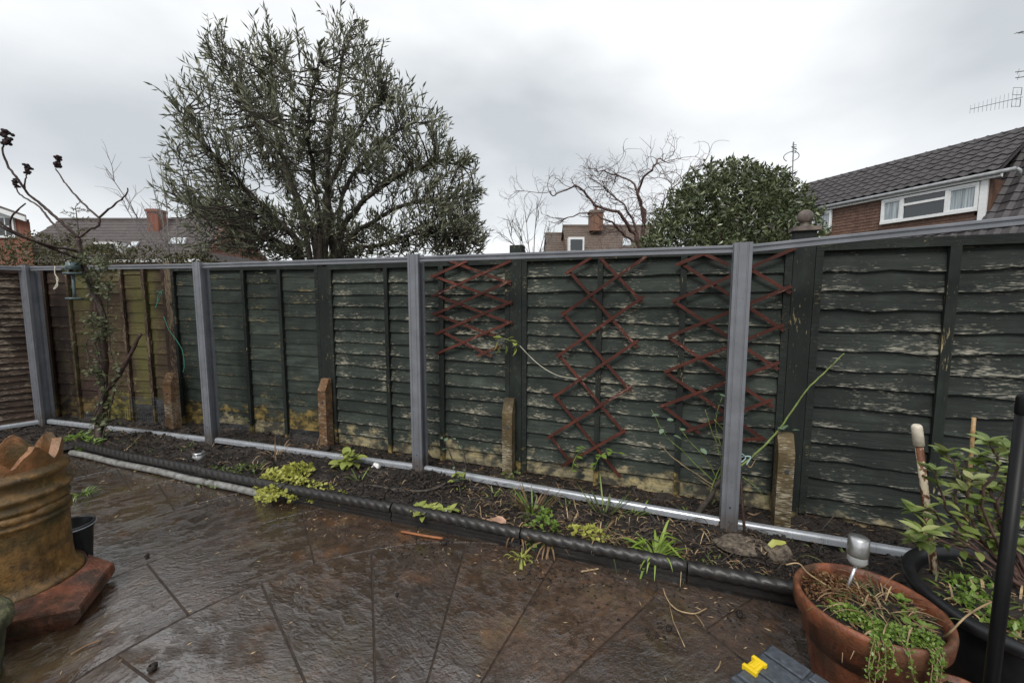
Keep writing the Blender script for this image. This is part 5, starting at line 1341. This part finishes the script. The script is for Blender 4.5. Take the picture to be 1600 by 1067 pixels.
b.tube([p+Vector((0, 0, .012)) for p in smooth_path([Gs(562, 761), Gs(590, 762), Gs(625, 769), Gs(665, 769), Gs(688, 762), Gs(696, 757)], 5)], .009, 8); part('tube', b, M_twig, o)
# litter, clods (uncountable)
P = []; Dd = []
for k in range(2600):
    x = random.uniform(-6, 3) if k % 3 else random.uniform(-.3, 1.6); y = edge_y(x)+random.uniform(.03, 1.0)**1.2; z = soilz(x, y)+.006; P.append((x, y, z)); Dd.append(tuple(rdir(-.1, .25)))
V, F = quad_leaves(P, Dd, .05, .006, .2, 31); o = fpart('leaf_litter', V, F, M_dead, None, 'stuff')
tet = np.array([(math.sin(a)*c_, math.cos(a)*c_, s_) for s_, c_ in ((-.6, .6), (.1, 1), (.75, .5)) for a in np.linspace(0, 6.283, 6)[:-1]])
CF = [(i, (i+1) % 5, 5+(i+1) % 5, 5+i) for i in range(5)]+[(5+i, 5+(i+1) % 5, 10+(i+1) % 5, 10+i) for i in range(5)]
def clods(name, pts, mat):
    VV = []; FF = []
    for (x, y, z, r) in pts:
        k = len(VV)*1; s_ = tet*np.array((random.uniform(.7, 1.3), random.uniform(.7, 1.3), random.uniform(.5, .9)))*r*rng.uniform(.7, 1.2, (15, 1))
        VV += [tuple(q) for q in s_+np.array((x, y, z))]; FF += [tuple(i+k for i in f) for f in CF]+[(k+10, k+11, k+12, k+14)]
    o = fpart(name, VV, FF, mat, None, 'stuff', False); return o
pts = []
for k in range(8500):
    x = random.uniform(-6.2, 3); y = edge_y(x)+random.uniform(.02, 1.05); pts.append((x, y, soilz(x, y)+.002, random.uniform(.004, .015)*(1 if random.random() < .93 else 2.4)))
for mx, my, r, h in MOUND[:3]:
    for k in range(600):
        x, y = random.gauss(mx, r*.5), random.gauss(my, r*.4)
        if y > edge_y(x)+.03: pts.append((x, y, soilz(x, y)+.003, random.uniform(.005, .02)))
clods('soil_clods', pts, M_clod)
pts = []
for k in range(900):
    x = random.uniform(-5, 2); y = edge_y(x)-.03-abs(random.gauss(0, .16)); pts.append((x, y, .002, random.uniform(.0015, .006)))
for (px, py, n, r) in ((1155, 965, 40, .05), (1040, 985, 30, .04), (900, 905, 120, .16), (690, 850, 40, .05), (640, 855, 30, .1), (840, 880, 80, .09)):
    c = G(px, py, 0)
    for k in range(n): x, y = random.gauss(c.x, r), random.gauss(c.y, r); pts.append((x, y, .001, random.uniform(.002, .009)**1.0))
pts += [(*G(1155, 962).xy, .012, .024), (*G(694, 850).xy, .012, .024), (*G(238, 1046).xy, .01, .022), (*G(230, 870).xy, .01, .018), (*G(1045, 984).xy, .01, .02), (*G(620, 930).xy, .004, .012)]
pts = [p for p in pts if p[1] < edge_y(p[0])-.02 and (p[0] > -2.2 or p[1] > edge_y(p[0])-.3)]
clods('mud_crumbs', pts, M_clod)
P = []; Dd = []
for k in range(420):
    x = random.uniform(-4, 1.6); y = random.uniform(1.2, edge_y(x)-.05)
    if random.random() < .5: y = edge_y(x)-.05-abs(random.gauss(0, .15))
    P.append((x, y, .004)); Dd.append(tuple(rdir(-.02, .05)))
V, F = quad_leaves(P, Dd, .028, .005, .1, 34); fpart('patio_litter', V, F, M_straw, None, 'stuff')
# fallen twigs and stalks tangled over the soil
b = MB()
for k in range(420):
    x = random.uniform(-5, 2.4) if k % 2 else random.uniform(-.4, 1.5); y = edge_y(x)+random.uniform(.06, .8); a = random.uniform(0, 6.283); L = random.uniform(.05, .22)
    q = Vector((x, y, soilz(x, y)+.012)); e_ = Vector((x+L*math.cos(a), y+L*math.sin(a)*.6, 0)); e_.z = soilz(e_.x, e_.y)+random.uniform(.005, .06)
    if e_.y < edge_y(e_.x)+.03: continue
    m_ = (q+e_)/2+Vector((random.uniform(-.03, .03), random.uniform(-.02, .02), random.uniform(.005, .04))); r_ = random.uniform(.0012, .003)
    b.tube(smooth_path([q, m_, e_], 3), [r_]*6+[r_*.4], 4, False)
tag(part('fallen_twigs', b, M_twig), kind='stuff')
b = MB()
for k in range(520):
    x = random.uniform(-.4, 1.4) if k % 3 else random.uniform(-4.5, 1.5); y = edge_y(x)+random.uniform(.04, .6); a = random.uniform(0, 6.283)
    ribbon(b, arch((x, y, soilz(x, y)-.004), (math.cos(a), math.sin(a)*.7, 0), random.uniform(.05, .15), random.uniform(.8, 1.4), 4, random.uniform(.4, 1.2)), random.uniform(.003, .006))
tag(part('straw_litter', b, M_straw), kind='stuff')
def twig(label, pts, r, mat, name='twig', cat='twig', z=.008):
    q = [G(x, y, z) for x, y in pts]; o = top(name, label, cat, q[0]); b = MB(); b.tube(smooth_path(q, 4, .001), r, 6); part('stick', b, mat, o); return o
twig('straight orange-brown cane offcut lying on the patio by the black edging', [(627, 830), (660, 836), (692, 841)], .008, simple('orange_cane', (.33, .12, .04), .5), 'cane_offcut', 'cane', .01)
o = twig('forked pale twig lying on the patio near the terracotta pot', [(1036, 918), (1042, 935), (1058, 952), (1085, 958), (1104, 950)], .003, M_straw)
b = MB(); b.tube([G(1085, 958, .008), G(1094, 968, .006), G(1100, 978, .006)], .002, 5); b.tube([G(1045, 940, .008), G(1052, 970, .006), G(1070, 1010, .006)], .002, 5); part('side_twig', b, M_straw, o)
twig('short pale twig lying alone on the patio in front of the toolbox', [(1118, 1048), (1124, 1040), (1126, 1032)], .003, M_straw)
twig('pale bent stalk lying on the mud below the withered clump', [(908, 893), (925, 890), (935, 888)], .005, M_straw, 'stalk', 'stalk')
twig('curved brown root lying on the patio near the chimney pot', [(110, 1022), (135, 1008), (158, 1000)], .004, M_dead, 'root', 'root')

# ================================================================== CHIMNEY POT (left foreground)
cc = Vector((-2.385, 1.875, 0)); cp = top('chimney_pot', 'large weathered clay chimney pot with a zigzag crown top and square base', 'chimney pot', cc)
c1, c2 = Vector((-1.925, 1.735, 0)), Vector((-2.085, 2.06, 0)); dL = Vector((-.905, -.42, 0)).normalized()*.66
sq0 = [c1, c2, c2+dL, c1+dL]
b = MB(); n = 10
def ringpts(ins, z, wob=0):
    c = sum(sq0, Vector())/4; out = []
    for i in range(4):
        a, d = sq0[i], sq0[(i+1) % 4]
        for k in range(n):
            q = a+(d-a)*(k/n); q = c+(q-c)*ins; w = wob*mnoise.noise(Vector((q.x*9, q.y*9, z*7)))
            out.append(Vector((q.x, q.y, z+w*.6))+(q-c).normalized()*w)
    return out
def circpts(r, z):
    out = []; c = sum(sq0, Vector())/4
    for q in ringpts(1, 0):
        a = math.atan2(q.y-c.y, q.x-c.x); out.append(Vector((cc.x+r*math.cos(a), cc.y+r*math.sin(a), z)))
    return out
layers = [ringpts(.88, .0, .014), ringpts(.95, .022, .02), ringpts(.99, .042, .012), ringpts(1.0, .052, .006), ringpts(.995, .088, .004), ringpts(.975, .096, .003), circpts(.250, .125)]
m = len(layers[0]); V = [p for L in layers for p in L]
b.add(V, [(i*m+k, i*m+(k+1) % m, (i+1)*m+(k+1) % m, (i+1)*m+k) for i in range(len(layers)-1) for k in range(m)], False); b.add(layers[0], [tuple(range(m))[::-1]])
part('base', b, M_terra_base, cp)
b = MB(); b.lathe([(.222, .10), (.236, .108), (.240, .122), (.232, .136), (.214, .142), (.206, .16), (.203, .22), (.203, .33), (.205, .41), (.208, .43), (.216, .435), (.216, .448), (.207, .455),
    (.206, .50), (.213, .505), (.216, .513), (.212, .522), (.207, .53), (.207, .548), (.222, .556), (.226, .566), (.221, .577), (.206, .582), (.203, .60), (.203, .632), (.215, .640), (.222, .652), (.219, .664), (.203, .672), (.199, .688)], cc, 64)
part('body', b, M_terra_old, cp)
b = MB(); nseg = 96; Vo = []; Vi = []
for k in range(nseg):
    a = 2*math.pi*k/nseg; f = (a/(2*math.pi)*8+.15) % 1; zz = .705+.085*abs(2*f-1)**1.0+.008*mnoise.noise(Vector((a*7, 0, 0)))
    for r, L in ((.198, Vo), (.165, Vi)): L += [Vector((cc.x+r*math.cos(a), cc.y+r*math.sin(a), .672)), Vector((cc.x+(r+.006)*math.cos(a), cc.y+(r+.006)*math.sin(a), zz))]
V = Vo+Vi; o2 = 2*nseg; F = []
for k in range(nseg):
    q = (k+1) % nseg; F += [(2*k, 2*q, 2*q+1, 2*k+1), (o2+2*q, o2+2*k, o2+2*k+1, o2+2*q+1), (2*k+1, 2*q+1, o2+2*q+1, o2+2*k+1)]
b.add(V, F); b.lathe([(.166, .70), (.162, .45), (.162, .15), (0, .15)], cc, 32); part('crown', b, M_terra_crown, cp)
# raised lozenge shoulder on the body, as on the photo
view = Vector((-cc.x, -cc.y, 0)).normalized()
for da, w, hh, z in ((-.1, .30, .034, .478), (.62, .10, .040, .482), (1.0, .16, .036, .480), (-.75, .18, .034, .478)):
    a0 = math.atan2(view.y, view.x)+da; b = MB(); V = []; ns = 8
    for i in range(ns+1):
        a = a0-w/.21*.5+w/.21*i/ns; e = math.sin(math.pi*min(1, max(0, i/ns)))**.35 if 0 < i < ns else .15
        for r, zz in ((.204, -hh*.6*e), (.219, -hh*.45*e), (.221, hh*.4*e), (.204, hh*.6*e)): V.append(cc+Vector((r*math.cos(a), r*math.sin(a), z+zz)))
    b.add(V, [(i*4+j, i*4+4+j, i*4+5+j, i*4+1+j) for i in range(ns) for j in range(3)], True); part('moulding', b, M_terra_old, cp)
# bucket behind it
c = G(108, 890, 0)+Vector((-.02, .05, 0)); o = top('bucket', 'small black plastic bucket standing behind the chimney pot', 'bucket', c); H = .235
b = MB(); b.lathe([(0, .006), (.066, .004), (.072, .0), (.088, H-.03), (.096, H-.028), (.098, H), (.092, H+.003), (.088, H-.006), (.07, .012), (0, .012)], c, 32); part('wall', b, M_black, o)
b = MB(); b.tube([c+Vector((.099*math.cos(a), .099*math.sin(a), H-.012)) for a in np.linspace(-1.5, 1.6, 14)], .0035, 6); part('handle', b, M_metal_pale, o)
# mossy planter at the left edge
c = Vector((-2.13, 1.40, 0)); o = top('stone_planter', 'mossy stone planter cut off by the bottom left corner of the picture', 'planter', c)
b = MB(); b.lathe([(.0, .02), (.16, .0), (.165, .02), (.18, .15), (.185, .19), (.205, .2), (.21, .24), (.195, .255), (.17, .25), (.16, .2), (0, .19)], c, 40, jit=.012); part('body', b, M_moss, o)

# ================================================================== RIGHT FOREGROUND
def potsoil(o, c, r, z, mat=M_soil, amp=.02):
    b = MB(); n = 28; R_ = 8; V = [Vector((c.x, c.y, z))]
    for i in range(1, R_+1):
        for k in range(n):
            a = 2*math.pi*k/n; rr = r*i/R_; x, y = c.x+rr*math.cos(a), c.y+rr*math.sin(a); V.append(Vector((x, y, z+amp*(1-(i/R_)**2)+amp*mnoise.noise(Vector((x*18, y*18, 1))))))
    F = [(0, 1+k, 1+(k+1) % n) for k in range(n)]+[(1+(i-1)*n+k, 1+i*n+k, 1+i*n+(k+1) % n, 1+(i-1)*n+(k+1) % n) for i in range(1, R_) for k in range(n)]
    b.add(V, F, True); return part('soil', b, mat, o)
tc = Vector((1.30, 1.42, 0)); tz = .36
tp = top('terracotta_pot', 'big wet terracotta pot full of straggly plants, right of the toolbox', 'plant pot', tc)
b = MB(); b.lathe([(.0, .004), (.145, .0), (.15, .01), (.198, .285), (.200, .292), (.216, .294), (.224, .30), (.228, .35), (.226, .362), (.218, .367), (.208, .362), (.202, .345), (.19, .2), (0, .18)], tc, 64); part('pot_wall', b, M_terra, tp)
potsoil(tp, tc, .2, tz-.035)
def TP(dx, dy, dz=0): return tc+Vector((dx, dy, tz-.02+dz))
def potlitter(o, c, r, z, n):
    P = []; Dd = []
    for k in range(n):
        a = random.uniform(0, 6.283); rr = r*math.sqrt(random.random()); P.append((c.x+rr*math.cos(a), c.y+rr*math.sin(a), z+random.uniform(0, .012))); Dd.append(tuple(rdir(-.1, .4)))
    V, F = quad_leaves(P, Dd, .03, .005, .2, n); return fpart('dead_leaves', V, F, M_dead, o, 'stuff')
potlitter(tp, tc, .18, tz-.02, 300)
# moss and plants in it
def cushion(o, cs, n, leaf, mat, h, wid=.7, name='foliage'):
    P = []; Dd = []
    for c, r in cs:
        for k in range(n):
            a = random.uniform(0, 6.283); rr = r*math.sqrt(random.random()); P.append((c.x+rr*math.cos(a), c.y+rr*math.sin(a), c.z+h*(1-(rr/r)**2)*random.random())); Dd.append(tuple(rdir(-.2, .9)))
    V, F = quad_leaves(P, Dd, leaf, leaf*wid, .2, int(1000*leaf)+n); return fpart(name, V, F, mat, o, 'stuff')
o = top('sedum', 'low reddish-brown mossy sedum cushion at the back of the terracotta pot', 'plant', TP(-.08, .09)); cushion(o, [(TP(-.1, .08), .085), (TP(-.04, .12), .07), (TP(.0, .06), .06)], 420, .013, M_redmoss, .03)
o = top('creeping_plant', 'small-leaved bright green creeper trailing over the front of the terracotta pot', 'plant', TP(.02, -.13)); cs = [(TP(-.06, -.10), .045), (TP(-.10, -.04), .05), (TP(.0, -.13), .05), (TP(.06, -.16), .045)]
cushion(o, cs, 260, .014, M_fresh, .03)
P = []; Dd = []; b = MB()
for k in range(12):
    a = -1.9+random.uniform(-.42, .55); st = tc+Vector((.2*math.cos(a), .2*math.sin(a), tz+.01)); L = random.uniform(.04, .17)
    pth = [st, tc+Vector((.238*math.cos(a), .238*math.sin(a), tz+.006)), tc+Vector((.243*math.cos(a+random.uniform(-.05, .05)), .243*math.sin(a), tz-L*.5)), tc+Vector((.235*math.cos(a+random.uniform(-.12, .12)), .236*math.sin(a), tz-L))]
    pth = smooth_path(pth, 4, .002); b.tube(pth, .0014, 4, False)
    for p in pth:
        for q in range(4): P.append(tuple(p+rdir()*.008)); Dd.append(tuple(rdir()))
V, F = quad_leaves(P, Dd, .012, .009, .2, 5); fpart('trailing_leaves', V, F, M_fresh, o, 'stuff'); part('stem', b, M_straw, o)
o = top('grass_tuft', 'wispy grey-green grass tuft with dead stalks filling the terracotta pot', 'grass', TP(.05, 0)); bs = [MB(), MB(), MB()]
for k in range(190):
    a = random.uniform(0, 6.283); st = TP(random.gauss(.04, .06), random.gauss(0, .06), -.015); L = random.uniform(.06, .24); d = Vector((math.cos(a), math.sin(a), 0))
    ribbon(random.choice(bs), arch(st, d, L, random.uniform(.5, 1.0), 6, random.uniform(.35, .9)), random.uniform(.0025, .006))
for mt, bb in zip((M_weed, M_straw, M_dead), bs): tag(part('grass_blades', bb, mt, o), kind='stuff')
o = top('leafy_weed', 'young leafy weeds growing at the right side of the terracotta pot', 'weed', TP(.1, -.05))
for (dx, dy) in ((.1, -.06), (.13, -.02), (.06, -.09), (.15, .03), (-.12, .0), (.11, -.10)):
    for k in range(8): a = 2.4*k; put_leaf(o, LF_fresh, TP(dx, dy, .0), Vector((math.cos(a), math.sin(a), random.uniform(.2, 1.2))), random.uniform(.02, .038), 'leaf')
o = top('stalk', 'long bare curved stalk arching out of the terracotta pot to the right', 'stalk', TP(.15, -.15)); b = MB()
b.tube(smooth_path([TP(.13, -.14), D(1487, 985, 1.24), D(1510, 962, 1.24), D(1538, 945, 1.22), D(1558, 938, 1.2)], 5), .0028, 6); part('stem', b, M_straw, o)
o = top('stalk', 'thin straw stalk leaning out of the pot towards the left', 'stalk', TP(-.12, .1)); b = MB()
b.tube(smooth_path([TP(-.05, .08), D(1265, 897, 1.52), D(1248, 880, 1.53), D(1228, 882, 1.54)], 5), .0025, 6); part('stem', b, M_straw, o)
# steel solar spike light
q = TP(-.03, .08, -.02); sl2 = top('solar_light', 'stainless steel solar spike light with faceted lens stuck in the terracotta pot', 'solar light', q)
h0 = D(1341, 866, q.y).z; h1 = D(1341, 840, q.y).z; xs_ = D(1341, 855, q.y).x; cl = Vector((xs_, q.y, 0))
b = MB(); b.tube([Vector((q.x, q.y, q.z-.03)), Vector((xs_, q.y, h0-.03))], .006, 10); part('spike', b, M_steel, sl2)
b = MB(); b.lathe([(.008, h0-.045), (.022, h0-.04), (.033, h0-.022), (.031, h0)], cl, 14); part('lens', b, M_lens, sl2)
b = MB(); b.lathe([(.0, h0), (.033, h0), (.034, h0+.004), (.033, h1), (.028, h1+.004), (0, h1+.005)], cl, 28); part('steel_cap', b, M_steel, sl2)
# black tub
bc = Vector((1.90, 1.40, 0)); bz = .37
bt_ = top('black_tub', 'large round black plastic tub planted with a glossy shrub, right edge', 'plant tub', bc)
b = MB(); b.lathe([(0, .004), (.27, .0), (.28, .012), (.315, .31), (.318, .325), (.352, .328), (.362, .34), (.364, .366), (.354, .376), (.335, .376), (.325, .366), (.318, .34), (.3, .2), (0, .19)], bc, 72); part('tub_wall', b, M_black, bt_)
potsoil(bt_, bc, .316, bz-.05, M_soil, .02)
potlitter(bt_, bc, .28, bz-.04, 300)
o = top('grass_tuft', 'broad-bladed green weeds covering the soil of the black tub', 'grass', bc+Vector((-.1, -.05, bz-.03))); bs = [MB(), MB(), MB()]
for k in range(420):
    a = random.uniform(0, 6.283); r = .27*math.sqrt(random.random()); st = bc+Vector((r*math.cos(a), r*math.sin(a), bz-.05)); a2 = random.uniform(0, 6.283)
    ribbon(random.choice(bs), arch(st, Vector((math.cos(a2), math.sin(a2), 0)), random.uniform(.04, .12), random.uniform(.4, 1), 4, random.uniform(.5, 1.1)), random.uniform(.005, .011))
for mt, bb in zip((M_weed, M_fresh, M_straw), bs): tag(part('grass_blades', bb, mt, o), kind='stuff')
cushion(o, [(bc+Vector((dx, dy, bz-.04)), .07) for dx, dy in ((-.15, -.1), (-.05, -.2), (-.2, .02), (-.02, -.06), (-.1, .12))], 90, .026, M_fresh, .04)
# shrub
sc_ = G(1510, 868, bz-.04); sc_ = Vector((max(bc.x-.2, min(bc.x+.2, sc_.x)), bc.y+.12, bz-.05))
sh = top('shrub', 'glossy evergreen shrub with variegated yellow-green leaves growing in the black tub', 'shrub', sc_)
stems = [[(1512, 862), (1530, 800), (1565, 750), (1590, 712)], [(1520, 862), (1500, 820), (1470, 770), (1462, 735)], [(1520, 862), (1560, 820), (1610, 800), (1640, 790)], [(1515, 862), (1525, 800), (1505, 760), (1508, 720)], [(1512, 862), (1485, 850), (1450, 850), (1432, 845)], [(1518, 862), (1550, 780), (1570, 760), (1600, 740)],
  [(1515, 860), (1530, 800), (1545, 745), (1530, 712)], [(1520, 860), (1560, 800), (1580, 745), (1575, 700)], [(1512, 860), (1500, 800), (1495, 740), (1478, 706)], [(1510, 860), (1480, 820), (1455, 795), (1425, 800)],
         [(1525, 865), (1570, 830), (1610, 790), (1640, 740)], [(1515, 860), (1535, 790), (1560, 730), (1545, 690)], [(1512, 862), (1490, 835), (1465, 825), (1440, 830)], [(1520, 862), (1550, 830), (1572, 800), (1590, 770)], [(1518, 860), (1528, 830), (1512, 790), (1520, 750)], [(1520, 862), (1545, 845), (1565, 845), (1590, 850)]]
for pts in stems:
    dy = random.uniform(-.22, .12)
    pp = smooth_path([sc_+Vector((random.uniform(-.04, .04), 0, 0))]+[D(x, y, sc_.y+dy*(i+1)/4) for i, (x, y) in enumerate(pts[1:])], 6, .004); b = MB(); b.tube(pp, taper(.006, .0025, len(pp)), 6); part('stem', b, M_twig_red, sh)
    for u in range(4, len(pp)):
        for s_ in range(random.choice((1, 2, 2))):
            d = (pp[min(u+1, len(pp)-1)]-pp[u-1]).normalized()*.5+rdir(-.5, .5)
            put_leaf(sh, LF_shrub, pp[u], d, random.uniform(.038, .066), 'leaf', random.uniform(-.6, .6))
    for k in range(5):
        a = k*1.257; put_leaf(sh, LF_shrub, pp[-1], Vector((math.cos(a), math.sin(a), .5)), random.uniform(.045, .07), 'leaf', random.uniform(-.4, .4))
# rusty pole with pale cap
pb_ = G(1460, 893, bz-.04); pt_ = D(1432, 664, pb_.y+.05); o = top('rusty_pole', 'rusty pole with flaking white paint and a pale rubber cap, standing in the black tub', 'pole', pb_)
dv = (pt_-pb_); L = dv.length; M = frame(Vector((1, 0, 0)), dv.normalized(), pb_); Mz = pb_; qz = dv.to_track_quat('Z', 'Y').to_matrix().to_4x4(); M = Matrix.Translation(pb_) @ qz
b = MB(); b.tube([Vector((0, 0, -.05)), Vector((0, 0, L*.3)), Vector((.003, 0, L*.6)), Vector((0, 0, L*.9))], .0135, 14); part('pole_shaft', b, M_rust, o, M)
b = MB(); b.lathe([(.0135, L*.86), (.0185, L*.862), (.0185, L-.012), (.017, L-.003), (.011, L+.003), (.0085, L+.002), (.007, L-.012), (0, L-.012)], (0, 0, 0), 20); part('rubber_cap', b, M_whitecap, o, M)
pb2 = G(1506, 858, bz-.04); o = top('bamboo_cane', 'upright bamboo cane beside the shrub in the black tub', 'cane', pb2); pt2 = D(1522, 650, pb2.y); b = MB()
pts = [pb2.lerp(pt2, k/9) for k in range(10)]; rr = []; pp = []
for k in range(9): pp += [pts[k]+(pts[k+1]-pts[k])*.03, pts[k]+(pts[k+1]-pts[k])*.10, pts[k]+(pts[k+1]-pts[k])*.92]; rr += [.0092, .0074, .0074]
b.tube(pp, rr, 10); part('cane_shaft', b, M_bamboo, o)
# black pole right edge
pz = D(1603, 616, 1.0); q = Vector((pz.x, 1.0, 0)); o = top('black_pole', 'shiny black pole cutting up the extreme right edge of the picture', 'pole', q)
b = MB(); b.tube([q, q+Vector((0, 0, pz.z-.045))], .0145, 20); part('pole_shaft', b, M_blackpole, o)
b = MB(); b.lathe([(.0152, pz.z-.05), (.0159, pz.z-.045), (.0159, pz.z-.01), (.012, pz.z), (0, pz.z+.002)], q, 20); part('pole_cap', b, M_blackpole, o)
q2 = bc+Vector((-.12, -.24, bz-.05)); q2 = G(1566, 890, bz-.03); o = top('plant_label', 'white plastic plant label standing in the black tub beside the black pole', 'plant label', q2)
b = MB(); t0 = D(1571, 852, q2.y); b.bar(q2-Vector((0, 0, .02)), t0, .016, .002, (0, -1, .2)); part('tag', b, M_white, o)
# small terracotta pot, bottom edge
c = G(1508, 1084, .2); c.z = 0; o = top('terracotta_pot', 'small terracotta pot at the bottom edge below the black tub', 'plant pot', c); zt = .20
b = MB(); b.lathe([(0, .004), (.052, 0), (.056, .01), (.070, zt-.05), (.078, zt-.045), (.081, zt-.006), (.077, zt), (.070, zt), (.067, zt-.02), (0, zt-.03)], c, 40); part('pot_wall', b, M_terra, o); potsoil(o, c, .067, zt-.022, M_soil, .01)
o = top('grass_tuft', 'fine grassy seedlings in the small terracotta pot', 'grass', c+Vector((0, 0, zt-.03))); b = MB()
for k in range(40):
    a = random.uniform(0, 6.283); ribbon(b, arch(c+Vector((random.gauss(0, .025), random.gauss(0, .025), zt-.025)), Vector((math.cos(a), math.sin(a), 0)), random.uniform(.02, .06), .6, 4, .8), .003)
tag(part('grass_blades', b, M_fresh, o), kind='stuff')
# toolbox
z1 = .27; K = [G(1204, 1000, z1), G(1302, 1064, z1), G(1130, 1064, z1)]
e1 = (K[1]-K[0]); e1.z = 0; e1.normalize(); e2 = Vector((e1.y, -e1.x, 0)); e2 = e2 if e2.dot(K[2]-K[0]) > 0 else -e2
w1, w2 = .46, .24
o = top('toolbox', 'dark grey plastic toolbox lid with a yellow latch at the bottom edge', 'toolbox', K[0])
def TB(u, v, z): return Vector((K[0].x, K[0].y, 0))+e1*u+e2*v+Vector((0, 0, z))
def tbox(b, u0, u1, v0, v1, za, zc, ch=0.0):
    V = [TB(u, v, z) for z, i in ((za, 0), (zc-ch, 0), (zc, ch)) for u, v in ((u0+i, v0+i), (u1-i, v0+i), (u1-i, v1-i), (u0+i, v1-i))]
    return b.add(V, [(0, 3, 2, 1), (8, 9, 10, 11)]+[(r*4+k, r*4+(k+1) % 4, r*4+4+(k+1) % 4, r*4+4+k) for r in (0, 1) for k in range(4)])
b = MB(); tbox(b, .008, w1-.008, .008, w2-.008, 0, z1-.055); part('body', b, M_boxgrey, o)
b = MB(); tbox(b, 0, w1, 0, w2, z1-.055, z1-.010, .008); lid = part('lid', b, M_boxgrey, o)
for (u0, u1, v0, v1) in ((.012, .13, .012, .07), (.012, .13, .078, .16), (.012, .13, .168, .228), (.14, .32, .012, .052), (.14, .32, .188, .228), (.33, .448, .012, .11), (.33, .448, .12, .228)):
    b = MB(); tbox(b, u0, u1, v0, v1, z1-.0105, z1+.001, .004); part('raised_panel', b, M_boxgrey, lid)
b = MB(); tbox(b, .15, .31, .06, .18, z1-.0103, z1-.006, .002); part('clear_window', b, M_black, lid)
lq = [onplane(x, y, Vector((0, 0, z1)), Vector((0, 0, 1))) for x, y in ((1183, 1028), (1196, 1036), (1176, 1058), (1160, 1050))]
lc_ = sum(lq, Vector())/4; ul = (lc_-TB(0, 0, z1)).dot(e1); vl = (lc_-TB(0, 0, z1)).dot(e2)
b = MB(); tbox(b, ul-.016, ul+.016, vl-.030, vl+.030, z1-.004, z1+.012, .004); tbox(b, ul-.022, ul+.022, vl-.034, vl-.022, z1-.004, z1+.016, .003); tbox(b, ul-.022, ul+.022, vl+.022, vl+.034, z1-.004, z1+.016, .003)
tbox(b, ul-.008, ul+.008, vl-.018, vl+.018, z1+.0125, z1+.017, .003); part('latch', b, M_yellow, o)
